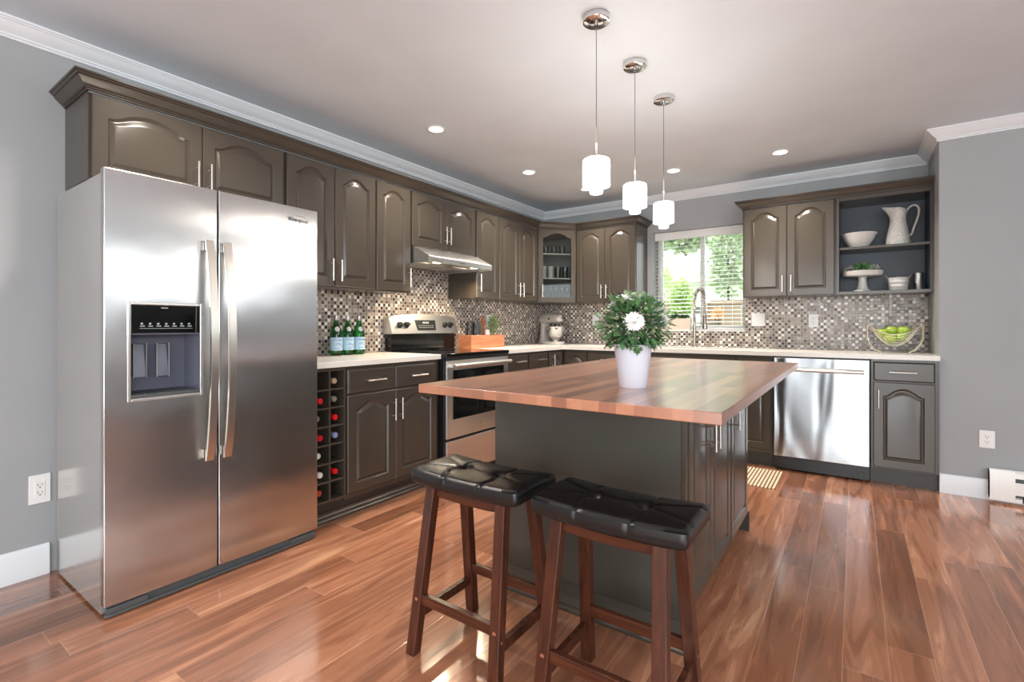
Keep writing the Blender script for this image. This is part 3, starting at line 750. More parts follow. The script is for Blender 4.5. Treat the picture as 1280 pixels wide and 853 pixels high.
for y in (-4.135, -4.053):
    m = MB(); m.add([(.56, y-.022, .90), (.56, y+.022, .90), (.545, y+.022, 1.04), (.545, y-.022, 1.04), (.552, y-.022, .90), (.552, y+.022, .90), (.537, y+.022, 1.04), (.537, y-.022, 1.04)],
                    [(0, 1, 2, 3), (7, 6, 5, 4), (0, 4, 5, 1), (1, 5, 6, 2), (2, 6, 7, 3), (3, 7, 4, 0)])
    m.build('dispenser_paddle', 'paddle', fd, bevel=.002)
    m = MB()
    for aa in ((y-.024, y-.021, .897, 1.043), (y+.021, y+.024, .897, 1.043)): m.box(.556, .562, *aa)
    m.xf(Matrix.Identity(4)); m.build('paddle_rim', 'icon', fd)
m = MB()
for k in range(7): m.box(.6747, .6750, -4.172+k*.028, -4.156+k*.028, 1.112, 1.116); m.box(.6747, .6750, -4.170+k*.028, -4.162+k*.028, 1.120, 1.127)
m.box(.6747, .6750, -4.174, -3.984, 1.104, 1.1055); m.box(.6747, .6750, -4.100, -4.075, 1.186, 1.190)
m.build('control_icons', 'icon', fd)
RL = Matrix.Rotation(PI/2, 4, 'Z')
m = text_mb('Whirlpool', .026); m.xf(Matrix.Translation((FX+.0062, -3.500, 1.650)) @ RL)
arc = [(FX+.0060, -3.500+.040*math.cos(w), 1.657+.016*math.sin(w)) for w in [PI*(.05+.95*k/16) for k in range(17)]]
m.tube(arc, .0008, 6); m.build('brand_lettering', 'ink', rd)
m = MB(); m.prism([(.640, FY0+.012), (.662, FY0+.004), (.668, FY0+.012), (.670, FY0+.03), (.670, FY1-.03), (.668, FY1-.012), (.660, FY1-.004), (.640, FY1-.012)], 'z', .004, .016)
m.box(.600, .656, FY0+.02, FY1-.02, .012, .044)
m.build('base_grille', 'darkgrey', fr, bevel=.002)
for y0_, y1_ in ((FY0+.012, FY0+.145), (FY1-.145, FY1-.012)): bx(.648, .667, y0_, y1_, .016, .038).build('foot_cover', 'darkgrey', fr, bevel=.003)

# ------------------------------------------------------------------ stove
st = thing('stove', 'freestanding stainless steel electric range with black glass cooktop', 'stove', (0, 0, 0))
SY, SE = -2.388, -1.634
bx(.030, .640, SY, SE, .012, .895).build('oven_body', 'black', st, bevel=.002)
bx(.045, .668, SY-.001+.0015, SE-.0005, .895, .919).build('cooktop', 'blackgloss', st, bevel=.004)
m = MB()
for x, y, r in ((.20, -2.20, .075), (.20, -1.83, .095), (.46, -2.20, .105), (.46, -1.83, .075)):
    m.lathe([(r, .9192), (r, .9196), (r-.003, .9196), (r-.003, .9192)], 40, (x, y, 0), closed=True)
m.build('burner_rings', 'darkgrey', st)
od = bx(.641, .662, SY+.008, SE-.008, .318, .868).build('oven_door', 'steel_h', st, bevel=.004)
bx(.662, .6645, -2.315, -1.705, .450, .800).build('oven_window', 'blackgloss', od, bevel=.001)
m = MB(); m.tube([(.708, SY+.035, .832), (.708, SE-.035, .832)], .015, 14)
m.box(.662, .708, SY+.045, SY+.065, .822, .842); m.box(.662, .708, SE-.065, SE-.045, .822, .842)
m.build('oven_handle', 'steel_h', od)
m = MB(); m.lathe([(0, 0), (.011, 0), (.012, .002), (.009, .003), (0, .003)], 24); m.xf(Matrix.Translation((.662, -2.005, .385)) @ Matrix.Rotation(PI/2, 4, 'Y'))
em = m.build('door_badge', 'nickel', od)
m = text_mb('GE', .012); m.xf(Matrix.Translation((.6656, -2.005, .385)) @ RL); m.build('badge_lettering', 'ink', od)
dr = bx(.641, .662, SY+.008, SE-.008, .055, .300).build('storage_drawer', 'steel_h', st, bevel=.004)
m = MB()
for k in range(6): m.box(.660, .6625, -2.25+k*.085, -2.20+k*.085, .879, .8835)
bx(.641, .664, SY+.004, SE-.004, .872, .894).build('vent_trim', 'black', st, bevel=.002)
bx(.05, .60, SY+.03, SE-.03, .0, .012).build('foot_frame', 'black', st)
# backguard with rounded brow
m = MB(); prof = []
yc_ = (SY+SE)/2; hw = (SE-SY)/2
n = 24; top = [(yc_+hw*math.sin(PI/2*k/12), 1.176+.034*math.cos(PI/2*(k/12))**.9) for k in range(-12, 13)]
def guard(m, z0, xb0, xf0, xf1, tp, inset=0):
    """plate between z0 and the arched top, front leaning back"""
    N = len(tp); vs = []
    for y, z in tp: vs += [(xf0-(z-z0)*.29, y, z), (.010, y, z)]
    for y, z in tp: vs += [(xf0, y, z0), (.010, y, z0)]
    fs = []
    for i in range(N-1):
        a, b = 2*i, 2*i+2; c, d = 2*N+2*i, 2*N+2*i+2
        fs += [(a, b, d, c), (a+1, c+1, d+1, b+1), (a, a+1, b+1, b), (c, d, d+1, c+1)]
    fs += [(0, 2*N, 2*N+1, 1), (2*N-2, 2*N-1, 4*N-1, 4*N-2)]
    m.add(vs, fs)
guard(m, 1.052, 0, .112, .072, top); m.build('control_panel', 'steel_h', st, bevel=.003)
bx(.012, .085, SY+.012, SE-.012, .9195, 1.0515).build('backguard', 'blackgloss', st, bevel=.003)
lean = math.atan2(.040, 1.19-1.052)
cpz = lambda z: .112-(z-1.052)*.29
PMat = lambda y, z, o=0: Matrix.Translation((cpz(z)+o, y, z)) @ Matrix.Rotation(PI/2-lean, 4, 'Y')
m = MB(); z_ = 1.122; dd = [(-.045, -.105), (.040, -.118), (.040, .118), (-.045, .105)]
vs = []
for dz, dy in dd: vs.append((cpz(z_+dz)+.002, yc_+dy*1.0, z_+dz))
for dz, dy in dd: vs.append((cpz(z_+dz)-.002, yc_+dy, z_+dz))
m.add(vs, [(0, 1, 2, 3), (7, 6, 5, 4), (0, 4, 5, 1), (1, 5, 6, 2), (2, 6, 7, 3), (3, 7, 4, 0)])
m.build('display', 'black', st)
m = MB()
for r_ in range(2):
    for k in range(7): z2 = 1.100+r_*.014; m.box(cpz(z2)+.0008, cpz(z2)+.0026, yc_-.085+k*.025, yc_-.070+k*.025, z2, z2+.005)
m.box(cpz(1.138)+.0004, cpz(1.138)+.0032, yc_-.035, yc_+.035, 1.132, 1.148)
m.build('display_print', 'icon', st)
for y in (-2.300, -2.228, -1.790, -1.722):
    m = MB(); m.lathe([(0, 0), (.026, 0), (.026, .004), (.021, .006), (.019, .024), (.016, .027), (0, .027)], 24); m.box(-.004, .004, -.020, .020, .027, .034)
    m.xf(PMat(y, 1.122, .0005)); m.build('control_knob', 'black', st)

# ------------------------------------------------------------------ range hood
hd = thing('range_hood', 'slim stainless steel under cabinet range hood lit from below', 'range hood', (0, 0, 0))
HY0, HY1 = -2.390, -1.650
pf = [(.0085, 1.590), (.490, 1.590), (.490, 1.577), (.500, 1.577), (.502, 1.580), (.502, 1.616), (.498, 1.622), (.345, 1.7015), (.0085, 1.7015)]
MB().prism([(x, z) for x, z in pf], 'y', HY0, HY1).build('hood_body', 'steel_h', hd, bevel=.0012)
m = MB()
m.box(.0085, .486, HY0, HY0+.006, 1.5775, 1.590); m.box(.0085, .486, HY1-.006, HY1, 1.5775, 1.590); m.build('lower_lip', 'steel_h', hd)
for y in (-2.20, -1.84):
    m = MB(); m.box(.10, .36, y-.15, y+.15, 1.584, 1.5895)
    for k in range(14): m.box(.105+k*.018, .110+k*.018, y-.145, y+.145, 1.582, 1.584)
    m.build('grease_filter', 'steel_h', hd)
for y in (-2.23, -1.79):
    MB().lathe([(0, 1.586), (.030, 1.586), (.032, 1.5895), (0, 1.5895)], 20, (.425, y, 0)).build('hood_lamp', 'hoodlamp', hd)
    d = bpy.data.lights.new('hood_lamp_light', 'SPOT'); d.energy = HOOD_POWER*6; d.spot_size = 2.6; d.spot_blend = .8; d.shadow_soft_size = .03; d.color = (1, .78, .52)
    o = bpy.data.objects.new('hood_lamp_light', d); C.objects.link(o); o.location = (.425, y, 1.578)
m = MB(); m.box(.5022, .5027, -2.052, -2.045, 1.594, 1.602); m.add(*(lambda t: (t.v, t.f))(text_mb('BROAN', .011).xf(Matrix.Translation((.5028, -2.018, 1.598)) @ RL)))
m.build('maker_mark', 'ink', hd)

# ------------------------------------------------------------------ dishwasher
dw = thing('dishwasher', 'stainless steel dishwasher with a bar handle under the back counter', 'dishwasher', (0, 0, 0))
X0, X1 = 2.474, 3.082
bx(X0, X1, -.600, -.02, .012, CB-.004).build('tub_body', 'black', dw)
dd_ = thing  # noqa
m = MB(); n = 10; xs = [X0+.003+(X1-X0-.006)*k/n for k in range(n+1)]
dwd = bx(X0+.003, X1-.003, -.642, -.601, .112, CB-.010).build('door', 'steel_dw', dw, bevel=.005)
m = MB(); m.tube([(X0+.06, -.688, .785), (X1-.035, -.688, .785)], .0135, 14); m.box(X0+.085, X0+.10, -.688, -.642, .778, .792); m.box(X1-.075, X1-.06, -.688, -.642, .778, .792)
m.build('bar_handle', 'nickel', dwd)
tp = bx(X0+.003, X1-.003, -.610, -.545, .012, .106).build('toe_panel', 'black', dw, bevel=.003)
bx(X1-.06, X1-.035, -.614, -.610, .03, .07).build('toe_clip', 'black', dw, bevel=.002)
m = MB(); m.box(X0+.03, X0+.06, -.56, -.53, 0, .012); m.box(X1-.06, X1-.03, -.56, -.53, 0, .012); m.box(X0+.03, X1-.03, -.08, -.05, 0, .012); m.build('levelling_feet', 'black', dw)

# ------------------------------------------------------------------ island
IT0, IT1 = .868, .900
tag(bx(1.669, 2.722, -3.632, -1.625, IT0, IT1).build('butcher_block_top', 'butcher', bevel=.003), 'wide reddish wood butcher block worktop laid over the dark island', 'worktop')
isl = thing('kitchen_island', 'dark painted island base with arched doors on its right side, under the wood top', 'kitchen island', (0, 0, 0))
IX0, IX1, IY0, IY1 = 1.710, 2.503, -3.215, -1.985; IH = IT0-.001
bx(IX0, IX1, IY0, IY1, .105, IH).build('body', 'island', isl, bevel=.002)
bx(IX0+.02, IX1-.085, IY0+.01, IY1-.02, 0, .105).build('toe_kick', 'cab_dark', isl)
m = MB(); m.box(IX0, IX1, IY0-.001, IY0+.012, 0, .105); m.build('front_panel_foot', 'island', isl)
m = MB(); m.box(IX1-.085, IX1+.018, IY1-.022, IY1, 0, .105); m.build('end_foot', 'cab_dark', isl)
isx = MB().sweep([(0, 0), (.016, 0), (.016, .010), (.010, .018), (.010, .030), (.004, .040), (0, .052)], [(IX0-.004, IY0-.0012), (IX1+.016, IY0-.0012)])
isx.build('shoe_moulding', 'cab', isl, angle=20)
m = MB(); m.box(IX1+.0005, IX1+.018, IY0-.001, IY0+.020, 0, IH); m.box(IX1+.0005, IX1+.012, IY0+.0205, IY0+.034, .105, IH); m.build('corner_trim', 'cab', isl, bevel=.002)
def idoor(y0, y1, hy):
    w_ = y1-y0-.003; h_ = .742
    o = door_mesh(w_, h_, rise=.06, rail=.05).build('door', 'cab', isl, loc=(IX1+.0005, y0+.0015, .112), rot=R90, angle=24)
    if hy: handle(o, hy-y0-.0015, -.019, .575, L=.12)
idoor(-3.180, -2.880, -2.915); idoor(-2.878, -2.490, -2.845); idoor(-2.470, -2.050, -2.437)

# ------------------------------------------------------------------ stools
def make_stool(label, x, y, rz=0):
    t = thing('bar_stool', label, 'bar stool', (x, y, 0), rz, 'saddle seat bar stools')
    W2, D2, zt, th = .222, .118, .614, .070
    # tufted saddle cushion, local centre, seams stitched between three columns of pads
    nx, ny = 66, 34; m = MB(); idx = {}
    def top(sx, sy):
        x_, y_ = sx*W2, sy*D2
        z = zt-.009+.009*(abs(sx)**2.2)                        # saddle: ends rise
        e = min(1-abs(sx)*.999, 1)
        ed = max(0, 1-((abs(sx)-.95)/.05)**2) if abs(sx) > .95 else 1
        ey = max(0, 1-((abs(sy)-.90)/.10)**2) if abs(sy) > .90 else 1
        puff = .010*(1-abs(sy)**3)*(1-.5*abs(sx)**6)
        for bx_ in (-.33, .33):
            dx, dy = (sx-bx_)*W2, sy*D2; r2 = dx*dx+dy*dy
            puff -= .020*math.exp(-r2/(2*.014**2))
            # seams bowing from each button to the front and back edge
            bow = bx_ + (.16*math.copysign(1, bx_))*(0 if abs(sy) > .999 else math.sin(abs(sy)*PI))*.6
            puff -= .006*math.exp(-((sx-bow)*W2)**2/(2*.0045**2))
        # seams running out to the ends and across the middle
        yy = .10*math.sin(abs(sx)*PI*1.5) if abs(sx) < .33 else .55*((abs(sx)-.33)/.67)
        for s_ in ((1, -1) if abs(sx) >= .33 else (1,)):
            puff -= .005*math.exp(-((sy-s_*yy)*D2)**2/(2*.0045**2))
        z += puff
        z -= .006*(1-math.sqrt(max(0, ed)))+.007*(1-math.sqrt(max(0, ey)))
        return z
    def rr(sx, sy, grow=0):
        """rounded rectangle in plan"""
        x_, y_ = sx*(W2+grow), sy*(D2+grow); c = .012; ax, ay = abs(x_), abs(y_)
        if ax > W2+grow-c and ay > D2+grow-c:
            vx, vy = ax-(W2+grow-c), ay-(D2+grow-c); k = max(vx, vy); l = math.hypot(vx, vy)
            if l > 0: vx, vy = vx*k/l, vy*k/l
            x_, y_ = math.copysign(W2+grow-c+vx, x_), math.copysign(D2+grow-c+vy, y_)
        return x_, y_
    for i in range(nx+1):
        for j in range(ny+1):
            sx, sy = -1+2*i/nx, -1+2*j/ny; px, py_ = rr(sx, sy); idx[i, j] = len(m.v); m.v.append((px, py_, top(sx, sy)))
    for i in range(nx):
        for j in range(ny): m.f.append((idx[i, j], idx[i+1, j], idx[i+1, j+1], idx[i, j+1]))
    rim = [(i, 0) for i in range(nx)]+[(nx, j) for j in range(ny)]+[(i, ny) for i in range(nx, 0, -1)]+[(0, j) for j in range(ny, 0, -1)]
    prev = [idx[k] for k in rim]
    for gr, dz in ((.004, -.008), (.006, -.022), (.005, -.040), (.000, -.049), (-.006, -.0525)):
        cur = []
        for (i, j) in rim:
            sx, sy = -1+2*i/nx, -1+2*j/ny; px, py_ = rr(sx, sy, gr)
            base = zt-.009+.009*(abs(sx)**2.2)
            pin = 0
            if abs(sy) > .99:
                for q in (-.33, .33): pin += .0035*math.exp(-((sx-q)*W2)**2/(2*.004**2))
            cur.append(len(m.v)); m.v.append((px, py_-math.copysign(pin, sy), base+dz+.002))
        N = len(rim)
        for k in range(N): m.f.append((prev[k], cur[k], cur[(k+1) % N], prev[(k+1) % N]))
        prev = cur
    m.f.append(tuple(prev[::-1]))
    m.build('seat_cushion', 'leather', t, angle=60)
    for q in (-.33, .33):
        MB().lathe([(0, 0), (.006, 0), (.0065, .002), (.004, .004), (0, .0045)], 14, (q*W2, 0, top(q, 0)-.001)).build('tuft_button', 'leather', t)
    zb = zt-.070
    # frame under the cushion
    m = MB()
    n = 16
    for s_ in (-1, 1):
        yy = s_*.078; vs = []
        for k in range(n+1):
            sx = -1+2*k/n; x_ = sx*.135; zc = zb+.009*abs(sx*.78)**2.2
            vs += [(x_, yy-.009, zc+.002), (x_, yy+.009, zc+.002), (x_, yy+.009, zc-.028), (x_, yy-.009, zc-.028)]
        fs = [tuple(a+4*k for a in q) for k in range(n) for q in ((0, 4, 5, 1), (1, 5, 6, 2), (2, 6, 7, 3), (3, 7, 4, 0))]+[(0, 1, 2, 3), (4*n+3, 4*n+2, 4*n+1, 4*n)]
        MB().add(vs, fs).build('seat_rail', 'stool_x', t, bevel=.002)
    LX, LT, FY, TY = .174, .150, .158, .084; zl = zt-.0675
    xa = lambda z: LX-(LX-LT)*z/zl
    for sx in (-1, 1):
        for sy in (-1, 1):
            m = MB().beam((sx*LX, sy*FY, 0), (sx*LT, sy*TY, zl+.008), .035, .038, up=(1, 0, 0), horiz_ends=True)
            lg = m.build('leg', 'stool', t, bevel=.0025)
            zz, = (.128,)
            yy = sy*(FY-(FY-TY)*zz/zl); m = MB()
            m.lathe([(0, 0), (.0065, 0), (.006, .002), (0, .003)], 12); m.xf(Matrix.Translation((sx*(xa(.155)+.0168), yy, .155)) @ Matrix.Rotation(sx*PI/2, 4, 'Y')); m.build('screw_cap', 'copper', lg)
            m = MB(); m.lathe([(0, 0), (.0065, 0), (.006, .002), (0, .003)], 12); yf_ = sy*(FY+.0185-(FY-TY)*.182/zl); m.xf(Matrix.Translation((sx*xa(.182), yf_, .182)) @ Matrix.Rotation(-sy*-PI/2, 4, 'X')); m.build('screw_cap', 'copper', lg)
    ya = lambda z: FY-(FY-TY)*z/zl
    for s_ in (-1, 1):
        MB().beam((-xa(.182)+.0165, s_*ya(.182), .182), (xa(.182)-.0165, s_*ya(.182), .182), .020, .034).build('stretcher', 'stool_x', t, bevel=.002)
        MB().beam((s_*xa(.128), -ya(.128)+.019, .128), (s_*xa(.128), ya(.128)-.019, .128), .020, .032).build('side_stretcher', 'stool', t, bevel=.002)
    return t
s1 = make_stool('black tufted leather saddle stool on brown wood legs, the left one nearer the stove', 1.930, -3.583)
s2 = dup(s1, (2.432, -3.583, 0), 0, 'black tufted leather saddle stool on brown wood legs, the right one at the island corner')

# ------------------------------------------------------------------ pendants and ceiling lights
def pendant(label, y):
    t = thing('pendant_light', label, 'pendant light', (2.090, y, 0), 0, 'pendant lights over the island')
    MB().lathe([(0, H-.0005), (.056, H-.0005), (.056, H-.024), (.050, H-.027), (.008, H-.027), (.008, H-.040), (0, H-.040)][::-1], 40).build('ceiling_plate', 'chrome', t, angle=30)
    m = MB(); m.lathe([(.030, H-.0285), (.033, H-.0285), (.033, H-.027), (.030, H-.027)], 30, closed=True); m.build('plate_ring', 'darkgrey', t)
    MB().tube([(0, 0, 1.955), (0, 0, H-.038)], .0016, 8).build('cable', 'darkgrey', t)
    MB().tube([(0, 0, 1.832), (0, 0, 1.957)], .0042, 10).build('stem', 'nickel', t)
    m = MB(); m.lathe([(.058, 1.708), (.058, 1.806), (.0575, 1.818), (.052, 1.822), (.006, 1.822), (.006, 1.834), (0, 1.834)], 32, closed=False)
    sh_ = m.build('lamp_shade', 'shade', t, angle=40)
    m = MB()
    for k in range(10):
        w = 2*PI*k/10; m.lathe([(0, 0), (.0042, 0), (.0042, .0012), (0, .0012)], 10); st_ = len(m.v)-22
        m.xf(Matrix.Translation((.0578*math.cos(w), .0578*math.sin(w), 1.806-.012*(k % 2))) @ Matrix.Rotation(w, 4, 'Z') @ Matrix.Rotation(PI/2, 4, 'Y'), st_)
    m.build('shade_studs', 'nickel', t)
    m = MB(); m.lathe([(0, 1.678), (.026, 1.678), (.028, 1.682), (.028, 1.708), (0, 1.708)], 24); m.build('inner_diffuser', 'shade', t)

    for zz in (1.61, 1.895):
        d = bpy.data.lights.new('pendant_bulb', 'POINT'); d.energy = PENDANT_POWER; d.shadow_soft_size = .05; d.color = (1, .92, .82)
        o = bpy.data.objects.new('pendant_bulb', d); C.objects.link(o); o.location = (2.090, y, zz)
pendant('small white glass pendant nearest the camera, tallest in the photo of three over the island', -3.005)
pendant('small white glass pendant in the middle of the row of three over the island', -2.557)
pendant('small white glass pendant farthest from the camera, in front of the sink window', -2.107)
def can(label, x, y, on=1.0, real=True):
    t = thing('recessed_light', label, 'ceiling light', (x, y, 0), 0, 'recessed ceiling lights')
    MB().lathe([(.047, H-.0004), (.060, H-.0004), (.060, H-.004), (.047, H-.0065)], 36, closed=True).build('trim_ring', 'white', t)
    MB().lathe([(0, H-.0035), (.0465, H-.0035), (.0465, H-.0004), (0, H-.0004)], 30).build('lens', 'lamp', t)
    d = bpy.data.lights.new('ceiling_spot', 'SPOT'); d.energy = CAN_POWER*on*4; d.spot_size = 2.3; d.spot_blend = .9; d.shadow_soft_size = .045; d.color = WARM
    o = bpy.data.objects.new('ceiling_spot', d); C.objects.link(o); o.location = (x, y, H-.012)
can('round recessed ceiling light nearest the camera, above the wine rack side', .703, -2.53)
can('round recessed ceiling light in the middle of the left row, above the stove side', .712, -1.407)
can('round recessed ceiling light near the corner, beside the first pendant shade', .886, -.662)
can('round recessed ceiling light above the sink, behind the farthest pendant cable', 1.738, -.743)
can('round recessed ceiling light on the right, above the dishwasher side', 2.53, -.724)
for x, y in ((4.3, -3.0), (4.3, -5.6), (1.6, -5.6), (.75, -4.0)):  # added unseen spots that fill the room, no fixtures modelled
    d = bpy.data.lights.new('ceiling_spot', 'SPOT'); d.energy = CAN_POWER*3; d.spot_size = 2.3; d.spot_blend = .9; d.shadow_soft_size = .045; d.color = WARM
    o = bpy.data.objects.new('ceiling_spot', d); C.objects.link(o); o.location = (x, y, H-.012)

# ------------------------------------------------------------------ blind, planter, faucet
bl = thing('window_blind', 'white horizontal slat blind in the window over the sink', 'window blind', (0, 0, 0))
B0, B1 = WX0+.008, WX1-.008
bx(B0, B1, .0635, .125, 2.012, 2.058).build('headrail', 'white', bl, bevel=.002)
m = MB(); m.box(B0-.004, B1+.004, .055, .063, 1.985, 2.060); m.build('valance', 'white', bl, bevel=.002)
ns = 24
sl = MB(); a = math.radians(12)
sl.add([(B0, .065, -.0052), (B1, .065, -.0052), (B1, .115, .0052), (B0, .115, .0052), (B0, .065, -.0030), (B1, .065, -.0030), (B1, .115, .0074), (B0, .115, .0074)],
       [(3, 2, 1, 0), (4, 5, 6, 7), (0, 1, 5, 4), (1, 2, 6, 5), (2, 3, 7, 6), (3, 0, 4, 7)])
z_top, z_bot = 1.985, 1.115
s0 = sl.build('slat', 'white', bl, loc=(0, 0, z_top))
for k in range(1, ns):
    c = s0.copy(); C.objects.link(c); c.parent = bl; c.location = (0, 0, z_top-(z_top-z_bot)*k/(ns-1))
bx(B0, B1, .070, .112, 1.080, 1.098).build('bottom_rail', 'white', bl, bevel=.002)
for x in (B0+.11, (B0+B1)/2+.02, B1-.11):
    MB().tube([(x, .064, 1.09), (x, .064, 2.02)], .0014, 6).build('ladder_cord', 'white', bl)
MB().tube([(B0+.06, .060, 1.45), (B0+.06, .060, 2.015)], .0035, 8).build('tilt_wand', 'white', bl)

def leaf_cloud(m, c, rad, n, ls, seed, flat=.6, fn=None, up=.35):
    """small leaf blades scattered through an ellipsoid, each a folded four sided blade"""
    rnd = random.Random(seed)
    for _ in range(n):
        while True:
            p = Vector((rnd.uniform(-1, 1), rnd.uniform(-1, 1), rnd.uniform(-1, 1)))
            if p.length < 1: break
        p = p*(.55+.45*rnd.random()**.5) if p.length > .4 else p*1.6
        q = Vector((c[0]+p.x*rad[0], c[1]+p.y*rad[1], c[2]+p.z*rad[2]))
        d = (p.normalized()+Vector((rnd.uniform(-.6, .6), rnd.uniform(-.6, .6), rnd.uniform(-.3, .6)+up))).normalized()
        sd = d.cross(Vector((rnd.uniform(-1, 1), rnd.uniform(-1, 1), rnd.uniform(-1, 1)))).normalized(); nn = d.cross(sd)
        L = ls*rnd.uniform(.6, 1.3); w_ = L*.34
        m.add([q, q+d*L*.45+sd*w_+nn*w_*.25, q+d*L-nn*L*.08, q+d*L*.45-sd*w_+nn*w_*.25, q+d*L*.45], [(0, 1, 4), (1, 2, 4), (2, 3, 4), (3, 0, 4)])
    return m
pb = thing('window_planter', 'low cream planter of greens on the window sill left of the faucet', 'planter', (1.555, .022, WZ0+.0105))
m = MB(); pw = .128
m.add([(-pw+.006, -.030, 0), (pw-.006, -.030, 0), (pw-.006, .024, 0), (-pw+.006, .024, 0), (-pw, -.034, .112), (pw, -.034, .112), (pw, .028, .112), (-pw, .028, .112),
       (-pw+.006, -.028, .112), (pw-.006, -.028, .112), (pw-.006, .022, .112), (-pw+.006, .022, .112), (-pw+.006, -.028, .095), (pw-.006, -.028, .095), (pw-.006, .022, .095), (-pw+.006, .022, .095)],
      [(3, 2, 1, 0), (0, 1, 5, 4), (1, 2, 6, 5), (2, 3, 7, 6), (3, 0, 4, 7), (4, 5, 9, 8), (5, 6, 10, 9), (6, 7, 11, 10), (7, 4, 8, 11), (8, 9, 13, 12), (9, 10, 14, 13), (10, 11, 15, 14), (11, 8, 12, 15), (12, 13, 14, 15)])
m.build('box', 'planter', pb, smooth=False)
leaf_cloud(MB(), (0, -.008, .122), (.112, .016, .020), 320, .022, 5).build('greens', 'leaf_dark', pb, smooth=False)['kind'] = 'stuff'

fc = thing('kitchen_faucet', 'tall spring neck kitchen faucet standing behind the sink', 'faucet', (1.742, -.095, CT))
du_ = Vector((.874, -.486, 0)); RCH = .125
MB().lathe([(0, 0), (.026, 0), (.026, .006), (.018, .012), (.016, .016), (0, .016)], 24).build('base_plate', 'bronze', fc)
MB().tube([(0, 0, .014), (0, 0, .235)], .0135, 16).build('column', 'bronze', fc)
path = [Vector((0, 0, .235+.01*k)) for k in range(20)]
for k in range(1, 25):
    w = PI*k/24; path.append(Vector((0, 0, .425))+du_*(RCH/2*(1-math.cos(w)))+Vector((0, 0, .075*math.sin(w)*1.6)))
for k in range(1, 12): path.append(Vector((0, 0, .425-.012*k))+du_*RCH)
MB().tube(path, .0068, 10).build('hose', 'darkgrey', fc)
# spring coil around the hose
cum = [0]
for a_, b_ in zip(path[:-1], path[1:]): cum.append(cum[-1]+(b_-a_).length)
def at(sv):
    for i in range(len(cum)-1):
        if cum[i+1] >= sv: f_ = (sv-cum[i])/(cum[i+1]-cum[i]); return path[i].lerp(path[i+1], f_), (path[i+1]-path[i]).normalized()
    return path[-1], (path[-1]-path[-2]).normalized()
side = Vector((-du_.y, du_.x, 0)); tot = cum[-1]; turns = int(tot/.0145); cp_ = []
for k in range(turns*10+1):
    sv = tot*k/(turns*10); p, t_v = at(min(sv, tot-1e-6)); b_ = t_v.cross(side); w = 2*PI*k/10
    cp_.append(p+side*(.018*math.cos(w))+b_*(.018*math.sin(w)))
MB().tube(cp_, .0030, 6).build('spring', 'bronze', fc)
e_ = Vector((0, 0, .293))+du_*RCH
MB().lathe([(0, .128), (.014, .128), (.018, .120), (.0185, .05), (.023, .028), (.023, .0), (.016, -.003), (0, -.003)][::-1], 18, (e_.x, e_.y, e_.z-.120)).build('spray_head', 'bronze', fc)
m = MB(); m.tube([Vector((0, 0, .225)), Vector((0, 0, .225))+du_*(RCH-.022)], .005, 10)
m.tube([e_+Vector((.024*math.cos(w), .024*math.sin(w), -.068)) for w in [2*PI*k/20 for k in range(20)]], .004, 8, closed=True); m.build('spray_holder', 'bronze', fc)
m = MB(); m.tube([(.012, 0, .06), (.04, .0, .062)], .008, 12); m.tube([(.036, 0, .064), (.044, -.002, .125)], [.006, .0045], 10); m.build('lever', 'bronze', fc)

# ------------------------------------------------------------------ outlets and switches
def plate(name, label, loc, rz, w_=.072, h_=.116, kind='outlet', gangs=1):
    t = thing(name, label, 'outlet' if kind == 'outlet' else 'light switch', loc, rz, 'wall plates')
    bx(-w_/2, w_/2, -.006, -.0008, -h_/2, h_/2).build('cover_plate', 'white', t, bevel=.002)
    for g in range(gangs):
        cx = (g-(gangs-1)/2)*.046
        f = bx(cx-.017, cx+.017, -.0085, -.006, -.034, .034).build('socket_insert' if kind == 'outlet' else 'rocker', 'white', t, bevel=.001)
        if kind == 'outlet':
            m = MB()
            for zz in (.017, -.017):
                m.box(cx-.0085, cx-.006, -.0090, -.0085, zz-.001, zz+.008); m.box(cx+.006, cx+.0085, -.0090, -.0085, zz-.001, zz+.007); m.box(cx-.0025, cx+.0025, -.0090, -.0085, zz-.011, zz-.006)
            m.build('slots', 'ink', f)
    return t
plate('wall_outlet', 'white double outlet low on the grey wall left of the refrigerator', (.0, -4.331, .386), R90, .073, .128)
plate('wall_outlet', 'white double outlet low on the grey wall at the far right', (3.690, BY, .384), 0, .074, .112)
plate('wall_outlet', 'white outlet on the mosaic below the open shelf cabinet', (2.704, -TH, 1.160), 0, .072, .112)
plate('wall_switch', 'double wide white switch plate on the mosaic just right of the window', (2.278, -TH, 1.170), 0, .110, .116, 'switch', 2)
plate('wall_switch', 'single white switch plate on the mosaic right of the mixer', (.675, -TH, 1.177), 0, .076, .116, 'switch')
plate('wall_outlet', 'white outlet on the left wall mosaic behind the wooden knife box', (TH, -1.062, 1.165), R90, .072, .118)

